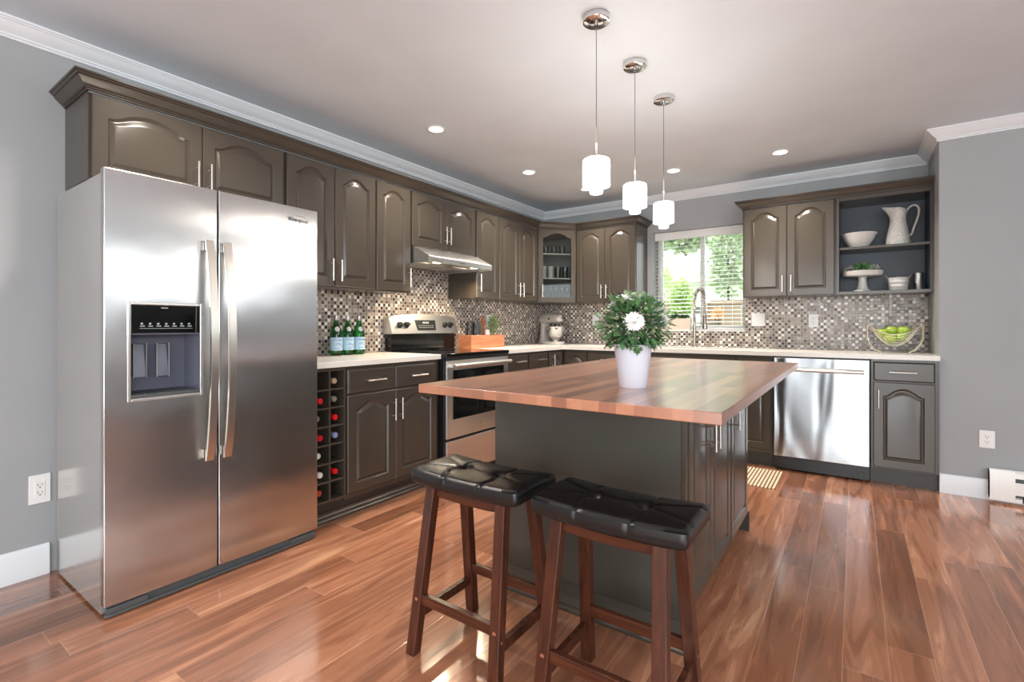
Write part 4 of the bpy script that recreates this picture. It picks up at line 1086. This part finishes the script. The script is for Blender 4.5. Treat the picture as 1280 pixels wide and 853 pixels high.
# ------------------------------------------------------------------ baseboard heater
bh = thing('baseboard_heater', 'white electric baseboard heater at the foot of the right wall', 'heater', (3.693, BY, 0))
HL = 1.55
m = MB(); m.prism([(-.0145, .030), (-.062, .030), (-.064, .050), (-.064, .165), (-.052, .204), (-.0145, .204)], 'x', 0, .002)
m.prism([(-.0145, .018), (-.066, .018), (-.068, .06), (-.066, .175), (-.054, .208), (-.0145, .208)][::-1], 'x', 0, .115)
m.build('end_cap', 'white', bh, bevel=.002)
m = MB(); m.box(.115, HL, -.020, -.0145, .018, .205); m.box(.115, HL, -.060, -.020, .197, .203); m.box(.115, HL, -.064, -.061, .062, .140); m.box(.115, HL, -.066, -.058, .018, .040)
m.add([(.115, -.061, .165), (HL, -.061, .165), (HL, -.054, .197), (.115, -.054, .197), (.115, -.058, .165), (HL, -.058, .165), (HL, -.051, .197), (.115, -.051, .197)], [(0, 1, 2, 3), (7, 6, 5, 4), (0, 4, 5, 1), (1, 5, 6, 2), (2, 6, 7, 3), (3, 7, 4, 0)])
m.build('housing', 'white', bh)
bx(.117, HL, -.050, -.022, .045, .165).build('heating_fins', 'darkgrey', bh)
MB().tube([(.150, -.066, .018), (.150, -.066, .055)], .003, 8).build('pin', 'black', bh)

# ------------------------------------------------------------------ counter items, left side
def text_wrap(txt, size, R, z, mat, par, phi=0, tilt=0):
    m = text_mb(txt, size, .0003)
    for i, (x, y, zz) in enumerate(m.v):
        w = phi + x/R; r = R+.0004-y
        m.v[i] = (r*math.sin(w), -r*math.cos(w), z+zz)
    return m.build('label_lettering', mat, par)
def water_bottle(label, x, y, rz):
    t = thing('water_bottle', label, 'bottle', (x, y, CT+.0003), rz, 'green water bottles')
    m = MB().lathe([(0, .004), (.020, .003), (.034, 0), (.0395, .006), (.0405, .02), (.0405, .135), (.039, .152), (.030, .178), (.0205, .205), (.0150, .232), (.0135, .250), (.0135, .262), (0, .262),], 32)
    m.build('glass_body', 'green_glass', t, angle=50)
    MB().lathe([(.0410, .034), (.0412, .034), (.0412, .122), (.0410, .122)], 40, closed=True).build('label', 'label', t)
    MB().lathe([(.0145, .238), (.0155, .240), (.0155, .268), (.0140, .272), (0, .272), (0, .264), (.0145, .262)], 24).build('cap', 'galv', t)
    m = MB(); P = []
    n = 20
    vs = [(0, 0, 0)]; cz = .178
    for ring in (.5, 1):
        for k in range(n):
            w = 2*PI*k/n; dx, dz = .0165*ring*math.cos(w), .0165*ring*math.sin(w); z = cz+dz
            # radius of the shoulder at this height
            rr_ = .039-(z-.152)*(.039-.0205)/(.205-.152) if z < .205 else .0205-(z-.205)*.2
            ph = dx/rr_; r = rr_+.0012; vs.append((r*math.sin(ph), -r*math.cos(ph), z))
    rr_ = .039-(cz-.152)*(.0185)/(.053)+.0014; vs[0] = (0, -rr_, cz)
    fs = [(0, 1+k, 1+(k+1) % n) for k in range(n)]+[(1+k, 1+n+k, 1+n+(k+1) % n, 1+(k+1) % n) for k in range(n)]
    m.add(vs, fs); m.build('neck_label', 'whitefoil', t)
    text_wrap('S.PELLEGRINO', .0092, .0414, .104, 'inkblue', t)
    m = MB()
    for zz, hw_ in ((.082, .30), (.074, .42), (.048, .5)):
        vs = []
        for k in range(9):
            ph = -hw_+2*hw_*k/8; vs += [(.0416*math.sin(ph), -.0416*math.cos(ph), zz-.001), (.0416*math.sin(ph), -.0416*math.cos(ph), zz+.001)]
        m.add(vs, [(2*k, 2*k+2, 2*k+3, 2*k+1) for k in range(8)])
    m.build('label_print', 'inkblue', t)
    m = MB(); st5 = []
    for k in range(10):
        w = PI/2+2*PI*k/10; r = .007 if k % 2 == 0 else .003; ph = .55+r*math.cos(w)/.0416; st5.append((.0417*math.sin(ph), -.0417*math.cos(ph), .068+r*math.sin(w)))
    m.add(st5, [tuple(range(10))]); m.build('label_star', 'red', t)
water_bottle('green glass water bottle closest to the refrigerator, left of the three', .122, -2.886, R90-.35)
water_bottle('green glass water bottle in the middle of the three beside the refrigerator', .120, -2.793, R90-.3)
water_bottle('green glass water bottle nearest the stove, right of the three', .118, -2.698, R90-.25)

# wooden box of knives and utensils
kb = thing('utensil_box', 'low wooden box of knives and utensils on the counter right of the stove', 'utensil box', (.175, -1.370, CT))
m = MB(); bw, bl_, bh_ = .075, .246, .117; t5 = .012
m.box(-bw, bw, -bl_, -bl_+t5, 0, bh_); m.box(-bw, bw, bl_-t5, bl_, 0, bh_); m.box(-bw, -bw+t5, -bl_+t5, bl_-t5, 0, bh_); m.box(bw-t5, bw, -bl_+t5, bl_-t5, 0, bh_); m.box(-bw+t5, bw-t5, -bl_+t5, bl_-t5, 0, .010)
m.build('box', 'boxwood', kb, bevel=.0015)
def knife(label, x, y, z, dx, dy, L=.118):
    t = thing('kitchen_knife', label, 'knife', (x, y, z), 0, 'black handled knives in the wooden box')
    m = MB(); d = Vector((dx, dy, 1)).normalized()
    a_, b_ = Vector((0, 0, 0)), d*L
    m.beam(a_, b_, .015, .024); m.build('handle', 'black', t, bevel=.004)
    MB().beam(-d*.105, -d*.0005, .002, .020).build('blade', 'nickel', t)
zk = CT+.120
for i, (lab, y, dx, dy, L) in enumerate((('black knife handle nearest the stove in the wooden box', -1.555, .12, -.10, .118), ('black knife handle second from the stove in the wooden box', -1.515, .05, -.05, .126),
                                     ('black knife handle third from the stove in the wooden box', -1.470, .08, 0, .112), ('black knife handle fourth from the stove in the wooden box', -1.430, .03, .02, .120),
                                     ('black knife handle beside the wooden spoon in the wooden box', -1.392, .06, .06, .116))):
    knife(lab, .150+.02*(i % 2), y, zk-.002, dx, dy, L)
sp_ = thing('wooden_spoon', 'reddish wooden spoon standing up in the wooden box, bowl upwards', 'spoon', (.165, -1.330, CT+.0105))
m = MB(); m.tube([(0, 0, 0), (0.0, -.015, .16), (0, -.02, .20)], [.006, .006, .007], 10); m.build('handle', 'spoonwood', sp_)
m = MB(); m.lathe([(0, 0), (.010, .008), (.020, .035), (.021, .055), (.014, .080), (0, .088)], 20, (0, 0, 0), sx=.35); m.xf(Matrix.Translation((0, -.019, .195)) @ Matrix.Rotation(.1, 4, 'X')); m.build('bowl', 'spoonwood', sp_)
sp2 = thing('wooden_spatula', 'darker wooden spatula leaning beside the spoon in the wooden box', 'spatula', (.190, -1.342, CT+.0105))
m = MB(); m.tube([(0, 0, 0), (0, -.02, .17)], .005, 8); m.build('handle', 'spoonwood', sp2)
m = MB(); m.add([(-.003, -.033, .165), (-.003, -.010, .165), (-.003, -.006, .245), (-.003, -.045, .235), (.003, -.033, .165), (.003, -.010, .165), (.003, -.006, .245), (.003, -.045, .235)], [(0, 1, 2, 3), (7, 6, 5, 4), (0, 4, 5, 1), (1, 5, 6, 2), (2, 6, 7, 3), (3, 7, 4, 0)]); m.build('blade', 'spoonwood', sp2, bevel=.002)
jr = thing('ceramic_jar', 'small pale jar standing in the middle of the wooden box', 'jar', (.175, -1.300, CT+.0103))
MB().lathe([(0, 0), (.026, 0), (.028, .01), (.028, .13), (.024, .142), (.024, .155), (.021, .155), (.021, .14), (0, .14)], 24).build('jar_body', 'ceramic', jr)
hb = thing('herb_pot', 'leafy pale green herb growing out of the right end of the wooden box', 'potted herb', (.175, -1.195, CT+.0103))
MB().lathe([(0, 0), (.032, 0), (.042, .10), (.038, .10), (.034, .09), (0, .09)], 24).build('pot', 'darkgrey', hb)
m = MB(); rnd = random.Random(3)
for k in range(14):
    a_ = rnd.uniform(0, 2*PI); r = rnd.uniform(.0, .03); r2 = rnd.uniform(.01, .045); h_ = rnd.uniform(.20, .285)
    m.tube([(r*math.cos(a_), r*math.sin(a_), .088), (r2*math.cos(a_), r2*math.sin(a_), h_)], .0012, 5)
m.build('stems', 'herb', hb)
leaf_cloud(MB(), (0, 0, .205), (.042, .046, .085), 230, .030, 11, up=.8).build('leaves', 'herb', hb, smooth=False)

# stand mixer at the corner, head pointing right
mx = thing('stand_mixer', 'silver stand mixer with a steel bowl in the counter corner', 'stand mixer', (.235, -.235, CT+.0003), math.radians(-18))
m = MB()
ring = [(-.150, 0), (-.145, -.055), (-.11, -.082), (-.04, -.09), (.05, -.095), (.12, -.09), (.165, -.06), (.178, 0)]
ring = ring+[(x, -y) for x, y in ring[-2:0:-1]]
m.prism(ring, 'z', 0, .030); m.build('base', 'mixer', mx, bevel=.009)
m = MB(); secs = []
for z, x0, x1, hw_ in ((.026, -.148, -.035, .060), (.07, -.142, -.055, .050), (.13, -.134, -.066, .043), (.19, -.130, -.060, .045), (.232, -.130, -.045, .050)):
    cx, hx = (x0+x1)/2, (x1-x0)/2; secs.append([(cx+hx*math.copysign(abs(math.cos(w))**.7, math.cos(w)), hw_*math.copysign(abs(math.sin(w))**.7, math.sin(w)), z) for w in [2*PI*k/24 for k in range(24)]])
def loft(m, secs):
    n = len(secs[0]); b = len(m.v)
    for s_ in secs: m.v += s_
    for i in range(len(secs)-1):
        for k in range(n): l = (k+1) % n; m.f.append((b+i*n+k, b+i*n+l, b+(i+1)*n+l, b+(i+1)*n+k))
    m.f.append(tuple(b+n-1-k for k in range(n))); m.f.append(tuple(b+(len(secs)-1)*n+k for k in range(n))); return m
loft(m, secs); m.build('pedestal', 'mixer', mx, angle=50)
m = MB(); secs = []
for x, r, zc in ((-.168, .020, .270), (-.165, .034, .270), (-.150, .048, .271), (-.11, .058, .272), (-.04, .061, .274), (.04, .061, .276), (.10, .058, .276), (.145, .052, .275), (.168, .044, .274), (.176, .034, .274), (.178, .020, .274)):
    secs.append([(x, r*.95*math.cos(w), zc+r*math.sin(w)*(1.0 if math.sin(w) > 0 else .82)) for w in [2*PI*k/28 for k in range(28)]])
loft(m, secs); m.build('motor_head', 'mixer', mx, angle=50)
m = MB(); m.lathe([(0, 0), (.018, 0), (.02, .004), (.02, .016), (.014, .02), (0, .02)], 20); m.xf(Matrix.Translation((.176, 0, .274)) @ Matrix.Rotation(PI/2, 4, 'Y')); m.build('attachment_hub', 'chrome', mx)
m = MB(); m.box(-.12, .13, -.0605, -.059, .272, .280); m.build('trim_band', 'nickel', mx)
m = MB(); m.lathe([(0, 0), (.010, 0), (.012, .004), (.008, .014), (0, .014)], 16); m.xf(Matrix.Translation((.045, -.058, .276)) @ Matrix.Rotation(PI/2, 4, 'X')); m.build('lock_knob', 'black', mx)
MB().tube([(.085, 0, .215), (.085, 0, .175)], [.026, .014], 16).build('beater_shaft', 'chrome', mx)
m = MB(); m.lathe([(.032, .031), (.045, .031), (.042, .042), (.052, .055), (.082, .090), (.103, .130), (.108, .175), (.110, .190), (.113, .192), (.110, .194), (.106, .190), (.104, .170), (.099, .132), (.078, .094), (.04, .060), (0, .055)], 40, (.085, 0, 0)); m.build('mixing_bowl', 'chrome', mx, angle=60)

# ------------------------------------------------------------------ counter items, right side
fb = thing('fruit_basket', 'cream wire fruit basket on raised wire feet by the right wall', 'fruit basket', (3.235, -.300, CT))
m = MB(); 
for s_ in (-1, 1):
    for dy in (-.035, .035):
        path = [Vector((s_*.150, dy, .205)), Vector((s_*.156, dy, .218)), Vector((s_*.162, dy, .205)), Vector((s_*.162, dy, .11)), Vector((s_*.150, dy, .065)), Vector((s_*.120, dy, .025)), Vector((s_*.085, dy, .005))]
        m.tube(path, .0038, 8)
    m.tube([Vector((s_*.150, -.035, .200)), Vector((s_*.150, .035, .200))], .003, 8)
    m.tube([Vector((s_*.085, -.037, .004)), Vector((s_*.085, .037, .004))], .003, 8)
m.build('wire_feet', 'basket', fb)
m = MB()
def bxy(s, q): # q -1..1 across
    return 0
for k in range(15):
    q = -1+2*k/14; pts = []
    for i in range(25):
        s_ = -1+2*i/24; w = math.sqrt(max(0, 1-abs(s_)**2.2))
        th_ = q*1.15
        x_ = s_*.148; dep = .150*(1-abs(s_)**2.0)
        y_ = math.sin(th_)*(.105*w+.012); z_ = .195-dep*math.cos(th_)*.98-(0.0 if abs(q) < .99 else 0)
        pts.append((x_, y_, z_))
    m.tube(pts, .0021 if abs(q) < .99 else .0034, 6)
m.build('wire_bowl', 'basket', fb)
def apple(label, x, y, z, r=.037, rot=0):
    t = thing('green_apple', label, 'apple', (x, y, z), rot, 'green apples in the wire basket')
    m = MB().lathe([(0, -.80*r), (.25*r, -.88*r), (.45*r, -.86*r), (.75*r, -.62*r), (.95*r, -.2*r), (1.0*r, .15*r), (.93*r, .50*r), (.70*r, .78*r), (.42*r, .88*r), (.22*r, .82*r), (0, .62*r)], 28)
    m.build('fruit', 'apple', t, angle=80)
    MB().tube([(0, 0, .6*r), (.1*r, 0, 1.0*r)], .0015, 6).build('stem', 'bark', t)
apple('green apple at the left end of the wire basket', 3.164, -.300, CT+.146, .035)
apple('green apple at the back of the basket, middle of the top three', 3.218, -.262, CT+.162)
apple('green apple at the top right of the pile in the basket', 3.292, -.268, CT+.160, .040)
apple('green apple low at the front middle of the basket, seen through the wires', 3.208, -.330, CT+.104, .038)
apple('green apple low at the front right of the basket, seen through the wires', 3.276, -.322, CT+.118, .034)

# open shelf: lower level z = UB+.024, upper level z = UB+.366
Z1, Z2 = UB+.0243, UB+.3663
bo = thing('serving_bowl', 'wide white ceramic bowl with a rolled rim on the upper open shelf', 'bowl', (3.020, -.205, Z2))
MB().lathe([(0, .002), (.052, 0), (.056, .004), (.075, .030), (.098, .065), (.110, .098), (.117, .106), (.119, .112), (.114, .114), (.107, .107), (.093, .068), (.070, .033), (.045, .012), (0, .010)], 44).build('bowl_body', 'ceramic', bo, angle=60)
pt = thing('pitcher', 'tall white textured ceramic pitcher with a looped handle on the upper open shelf', 'pitcher', (3.262, -.200, Z2))
secs = []
for z, r, lip in ((0, .074, 0), (.006, .078, 0), (.05, .074, 0), (.10, .065, 0), (.15, .055, 0), (.19, .049, 0), (.215, .049, .004), (.24, .052, .014), (.262, .054, .030), (.276, .052, .044), (.283, .049, .052)):
    s_ = []
    for k in range(36):
        w = 2*PI*k/36; c_, sn = math.cos(w), math.sin(w); x_ = r*c_; y_ = r*sn*.97
        if lip and c_ < 0: x_ -= lip*(-c_)**4; y_ *= 1-.35*(lip/.052)*(-c_)**2
        zz = z
        if z > .2: zz += (.018*(-c_)**3 if c_ < 0 else -.012*c_)*(z-.2)/.083
        s_.append((x_, y_, zz))
    secs.append(s_)
inn = [[(x_*.92, y_*.92, z_) for x_, y_, z_ in s_] for s_ in reversed(secs[3:])]
m = MB(); loft(m, secs+inn); m.build('pitcher_body', 'texceramic', pt, angle=60)
hp = [Vector((.046, 0, .245)), Vector((.058, 0, .275)), Vector((.085, 0, .296)), Vector((.112, 0, .290)), Vector((.124, 0, .262)), Vector((.120, 0, .215)), Vector((.104, 0, .160)), Vector((.090, 0, .115)), Vector((.082, 0, .080)), Vector((.072, 0, .070))]
def smooth_path(P, k=2):
    for _ in range(k):
        Q = [P[0]]
        for a_, b_ in zip(P[:-1], P[1:]): Q += [a_*.75+b_*.25, a_*.25+b_*.75]
        P = Q+[P[-1]]
    return P
MB().tube(smooth_path(hp), .0075, 12).build('pitcher_handle', 'texceramic', pt)
ck = thing('cake_stand', 'white footed cake stand with a wavy edge on the lower open shelf', 'cake stand', (3.042, -.200, Z1))
MB().lathe([(0, 0), (.062, 0), (.066, .004), (.060, .010), (.040, .020), (.030, .050), (.026, .100), (.030, .116), (0, .116)], 36).build('foot', 'ceramic', ck, angle=60)
m = MB(); m.lathe([(0, .114), (.090, .116), (.128, .122), (.130, .126), (.133, .152), (.136, .158), (.132, .160), (.128, .155), (.126, .137), (0, .134)], 48)
for i, v in enumerate(m.v):
    r = math.hypot(v[0], v[1])
    if r > .125: w = math.atan2(v[1], v[0]); k = 1+.014*math.cos(w*16); m.v[i] = (v[0]*k, v[1]*k, v[2])
m.build('plate', 'ceramic', ck, angle=60)
def small_plant(label, x, y, z, mat_, seed, rad, n, ls, h=.032):
    t = thing('small_potted_plant', label, 'small plant', (x, y, z), 0, 'small plants on the cake stand')
    MB().lathe([(0, 0), (.022, 0), (.030, h*.7), (.032, h), (.028, h), (.026, h*.8), (0, h*.8)], 24).build('pot', 'ceramic', t)
    leaf_cloud(MB(), (0, 0, h+rad[2]*.9), rad, n, ls, seed).build('leaves', mat_, t, smooth=False)
small_plant('small green leafy plant in a white pot at the centre of the cake stand', 3.040, -.225, Z1+.1345, 'leaf', 21, (.048, .034, .026), 150, .024)
small_plant('pale silvery plant at the left edge of the cake stand', 2.960, -.195, Z1+.1345, 'twig', 22, (.034, .030, .026), 130, .016, .02)
small_plant('pale silvery green plant at the right edge of the cake stand', 3.120, -.195, Z1+.1345, 'twig', 23, (.034, .030, .026), 130, .016, .02)
bk = thing('metal_bucket', 'small white metal tub with two wire handles on the lower open shelf', 'tub', (3.262, -.215, Z1))
m = MB().lathe([(0, .0), (.048, 0), (.050, .002), (.0525, .030), (.054, .031), (.054, .034), (.053, .036), (.056, .060), (.0575, .061), (.0575, .064), (.0565, .066), (.059, .092), (.061, .094), (.061, .098), (.057, .098), (.056, .09), (.047, .004), (0, .004)], 36, sx=1.12, sy=.8); m.build('tub_body', 'ceramic', bk, angle=50)
for s_, y_ in ((-1, 0), (1, 0)):
    m = MB(); m.tube(smooth_path([Vector((s_*.060, -.022, .090)), Vector((s_*.078, -.020, .118)), Vector((s_*.084, 0, .122)), Vector((s_*.078, .020, .118)), Vector((s_*.060, .022, .090))]), .0028, 8); m.build('tub_handle', 'galv', bk)
tc_ = thing('tin_canister', 'plain grey tin canister at the right end of the lower open shelf', 'canister', (3.385, -.165, Z1))
MB().lathe([(0, 0), (.031, 0), (.032, .002), (.032, .006), (.030, .009), (.030, .112), (0, .112)], 32).build('canister_body', 'galv', tc_)
MB().lathe([(0, .1125), (.0325, .1125), (.033, .114), (.033, .128), (.031, .131), (0, .131)], 32).build('lid', 'galv', tc_)

# glassware in the corner cabinet
def tumbler(label, x, y, z, r=.030, h=.10, stem_=False, mat_='tumbler'):
    t = None
    if stem_:
        m = MB().lathe([(0, 0), (.030, 0), (.030, .002), (.005, .006), (.0035, .02), (.0035, .065), (.012, .075), (r, .105), (r*1.02, .135), (r*.85, h), (r*.81, h), (r*.96, .135), (r*.93, .107), (.010, .079), (0, .077)], 24, (0, 0, 0))
    else: m = MB().lathe([(0, 0), (r*.86, 0), (r*.88, .002), (r, h), (r*.94, h), (r*.82, .006), (0, .006)], 24)
    o = m.build('wine_glass' if stem_ else 'drinking_glass', mat_, loc=(x, y, z), angle=60)
    return tag(o, label, 'glass', 'glasses in the corner cabinet')
gp = lambda a_, b_: (Vector((cx0, cy0, 0))+du*a_-dn*b_)   # a along the door, b back from it
for zz, lst in ((UB+.2572, ((.09, 'whitefoil', 'left'), (.17, 'ceramic', 'centre left'), (.25, 'tumbler', 'centre right'), (.33, 'tumbler', 'right'))),):
    for a_, mt, w_ in lst:
        p = gp(a_, .09); tumbler(f'{"clear glass tumbler" if mt == "tumbler" else "pale opaque straight cup"} at the {w_} of the middle shelf in the corner cabinet', p.x, p.y, zz, .032, .125, mat_=mt if mt != 'ceramic' else 'ceramic')
for a_, w_ in ((.10, 'far left'), (.165, 'centre left'), (.23, 'centre'), (.295, 'centre right'), (.355, 'far right')):
    p = gp(a_, .085); tumbler(f'stemmed glass at the {w_} of the bottom of the corner cabinet', p.x, p.y, UB+.0165, .028, .165, True)
for a_, w_ in ((.12, 'left'), (.21, 'middle'), (.30, 'right')):
    p = gp(a_, .10); tumbler(f'clear tumbler at the {w_} of the top shelf in the corner cabinet', p.x, p.y, UB+.5122, .030, .09)

# ------------------------------------------------------------------ island flowers
fp = thing('potted_flowers', 'white chrysanthemums with dense green leaves in a glossy white pot on the island', 'potted flowers', (2.351, -3.263, IT1+.0003))
MB().lathe([(0, 0), (.047, 0), (.049, .003), (.0655, .150), (.0625, .150), (.061, .135), (0, .135)], 48).build('pot', 'pot', fp, angle=50)
MB().lathe([(0, .136), (.0605, .136), (.0605, .138), (0, .140)], 24).build('soil', 'soil', fp)
m = MB(); rnd = random.Random(9)
for k in range(26):
    a_ = rnd.uniform(0, 2*PI); r = rnd.uniform(0, .045); r2 = rnd.uniform(.03, .10); h_ = rnd.uniform(.22, .30)
    m.tube([(r*math.cos(a_), r*math.sin(a_), .136), (.6*r2*math.cos(a_), .6*r2*math.sin(a_), .2), (r2*math.cos(a_), r2*math.sin(a_), h_)], .0014, 5)
m.build('stems', 'leaf_dark', fp)
def lobed(m, c, rad, n, ls, seed):
    """lobed chrysanthemum leaves: three fingered blades"""
    rnd = random.Random(seed)
    for _ in range(n):
        w = rnd.uniform(0, 2*PI); ph = math.asin(rnd.uniform(-.85, 1)); k = .45+.65*rnd.random()**.6
        p = Vector((math.cos(ph)*math.cos(w), math.cos(ph)*math.sin(w), math.sin(ph)))*k
        q = Vector((c[0]+p.x*rad[0], c[1]+p.y*rad[1], c[2]+p.z*rad[2]))
        d = (p.normalized()*1.0+Vector((rnd.uniform(-.5, .5), rnd.uniform(-.5, .5), rnd.uniform(-.5, .5)))).normalized()
        sd = d.cross(Vector((rnd.uniform(-.4, .4), rnd.uniform(-.4, .4), 1))).normalized(); nn = sd.cross(d)
        if nn.z < 0: nn = -nn
        L = ls*rnd.uniform(.6, 1.25); P = lambda u_, v_, w_=0: q+d*(u_*L)+sd*(v_*L)+nn*(w_*L)
        m.add([P(0, 0), P(.25, .10), P(.42, .34, -.04), P(.50, .14), P(.72, .22, -.05), P(.78, .06), P(1, 0, -.12), P(.78, -.06), P(.72, -.22, -.05), P(.50, -.14), P(.42, -.34, -.04), P(.25, -.10), P(.5, 0, .04)],
              [(12, i, i+1) for i in range(11)]+[(12, 11, 0)])
    return m
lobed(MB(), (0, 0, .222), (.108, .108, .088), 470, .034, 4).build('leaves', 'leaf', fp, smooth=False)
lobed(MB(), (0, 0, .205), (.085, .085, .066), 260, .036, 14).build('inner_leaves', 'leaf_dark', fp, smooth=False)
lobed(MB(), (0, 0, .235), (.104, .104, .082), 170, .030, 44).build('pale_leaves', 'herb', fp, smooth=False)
def flower(c, d, r, seed, full=True):
    rnd = random.Random(seed); m = MB(); d = Vector(d).normalized(); a_ = d.cross(Vector((0.1, .3, 1))).normalized(); b_ = d.cross(a_)
    for layer, (n, el, ln) in enumerate(((26, .0, 1.0), (24, .22, .95), (22, .45, .86), (18, .7, .74), (14, .95, .6), (10, 1.2, .46), (6, 1.4, .34))):
        for k in range(n):
            w = 2*PI*(k+rnd.uniform(-.2, .2))/n+layer*.3; e = el+rnd.uniform(-.08, .08)
            u_ = a_*math.cos(w)+b_*math.sin(w); L = r*ln*rnd.uniform(.9, 1.08); dr_ = (u_*math.cos(e)+d*math.sin(e)); s_ = dr_.cross(d).normalized()*L*.15
            q = Vector(c)+u_*r*.06
            m.add([q-s_*.5, q+dr_*L*.6-s_, q+dr_*L+d*L*.06, q+dr_*L*.6+s_, q+s_*.5], [(0, 1, 2, 3, 4)])
    q = Vector(c)+d*r*.10; m.lathe([(0, -r*.12), (r*.30, -r*.06), (r*.36, r*.08), (r*.22, r*.24), (0, r*.30)], 14, tuple(q))
    return m.build('flower', 'petal', fp, smooth=False)
cd = (cam.location-Vector((2.351, -3.263, 1.1))).normalized(); rt = Vector((math.cos(.6098), math.sin(.6098), 0)); fw = Vector((-math.sin(.6098), math.cos(.6098), 0))
flower(rt*-.021-fw*.102+Vector((0, 0, .229)), -fw+Vector((0, 0, .25)), .034, 1)
flower(rt*-.036-fw*.02+Vector((0, 0, .305)), -fw*.3+Vector((0, 0, 1)), .032, 2)
flower(rt*.008+fw*.03+Vector((0, 0, .318)), -fw*.1+Vector((0, 0, 1)), .032, 3)
flower(rt*.098-fw*.03+Vector((0, 0, .228)), rt+Vector((0, 0, .1))-fw*.5, .030, 4)
flower(rt*-.068+fw*.01+Vector((0, 0, .285)), -rt+Vector((0, 0, .6)), .024, 5)
for k, (a_, z_) in enumerate(((-.03, .20), (.045, .19), (.02, .265), (-.075, .235))):
    MB().lathe([(0, 0), (.005, .003), (.007, .008), (.004, .013), (0, .014)], 10, tuple(rt*a_-fw*.095+Vector((0, 0, z_)))).build('flower_bud', 'herb', fp)

# rug
rg = thing('striped_rug', 'brown and cream striped cotton rug on the floor in front of the sink', 'rug', (2.06, -.905, 0))
m = MB(); m.box(-.49, .49, -.265, .215, .0005, .007); m.build('rug_body', 'rug', rg, bevel=.002)
for a_ in ((.4905, .495), (-.495, -.4905)): bx(*a_, -.265, .215, .0005, .0065).build('binding', 'boxwood', rg)

# ------------------------------------------------------------------ outside, beyond the sink window
struct('ground_outside', bx(-14, 14, .6, 40, -.35, -.25), 'grass')
fn = thing('garden_fence', 'weathered board fence across the garden seen through the window', 'fence', (0, 5.2, -.25))
m = MB()
for k in range(30): m.box(-2.6+k*.16, -2.6+k*.16+.15, -.012, .012, .02, 1.78)
m.build('fence_boards', 'fence', fn)
m = MB(); m.box(-2.65, 2.25, -.05, .05, 1.781, 1.86); m.build('top_rail', 'fence', fn)
for x in (-2.6, -.6, 1.4): bx(x, x+.09, .013, .10, 0, 1.78).build('post', 'fence', fn)
def round_tree(name, label, c, rad, n, ls, mat_, seed, cat='tree'):
    t = thing(name, label, cat, (c[0], c[1], -.25))
    hz = c[2]+.25
    MB().tube([(0, 0, 0), (0, 0, hz)], [.10*rad[0], .05*rad[0]], 8).build('trunk', 'bark', t)
    leaf_cloud(MB(), (0, 0, hz), rad, n, ls, seed).build('foliage', mat_, t, smooth=False)
round_tree('garden_bush', 'bright green rounded bush seen through the left of the window', (.43, 4.1, 1.55), (.19, .2, .40), 2200, .075, 'hedge', 31, 'bush')
round_tree('garden_tree', 'broad green tree above the roof seen at the upper left of the window', (-4.3, 21.5, 5.9), (1.5, 1.2, .8), 1100, .45, 'tree', 32)
round_tree('garden_tree', 'tall green tree seen behind the slats at the right of the window', (-.25, 11.6, 3.5), (.55, .6, 1.7), 1500, .20, 'tree', 33)
round_tree('garden_tree', 'yellow green tree at the left edge of the window', (-.62, 6.6, 1.75), (.20, .30, .75), 260, .12, 'hedge', 34)
hs = thing('neighbour_house', 'white sided neighbouring house with a pale grey gabled roof', 'house', (-1.9, 14.5, -.25))
m = MB(); m.box(-2.2, 1.05, 0, 5, 0, 3.05); 
for k in range(18): m.box(-2.21, 1.06, -.012, 0, .1+k*.165, .1+k*.165+.02)
m.build('house_walls', 'siding', hs)
m = MB(); m.prism([(-2.5, 3.0), (1.45, 3.0), (1.45, 3.12), (-.6, 4.15), (-2.5, 3.55)], 'y', -.35, 5.3); m.build('roof', 'shingle', hs)
hw_ = bx(.72, .82, -.03, -.013, 2.60, 3.0).build('window', 'darkgrey', hs)
lf = thing('garden_outbuilding', 'small white outbuilding with a sloping roof seen just left of the faucet', 'outbuilding', (.50, 4.75, -.25))
m = MB(); m.box(-.20, .15, 0, .3, 0, 1.83); m.build('outbuilding_walls', 'siding', lf)
m = MB(); m.prism([(-.28, 1.83), (.20, 1.83), (.12, 2.07), (.05, 2.07)], 'y', -.04, .34); m.build('roof', 'siding', lf)
bx(.0, .10, -.006, -.0, 1.60, 1.74).build('window', 'darkgrey', lf)
ob = thing('orange_shrub', 'orange blossoming shrub in front of the garden fence', 'shrub', (.86, 4.95, -.25))
m = MB()
for k in range(5): m.tube([(0, 0, 0), (.05*math.cos(k*1.3), .05*math.sin(k*1.3), 1.55)], .01, 6)
m.build('stems', 'bark', ob)
leaf_cloud(MB(), (0, 0, 1.60), (.12, .09, .10), 160, .05, 41).build('blossoms', 'blossom', ob, smooth=False)
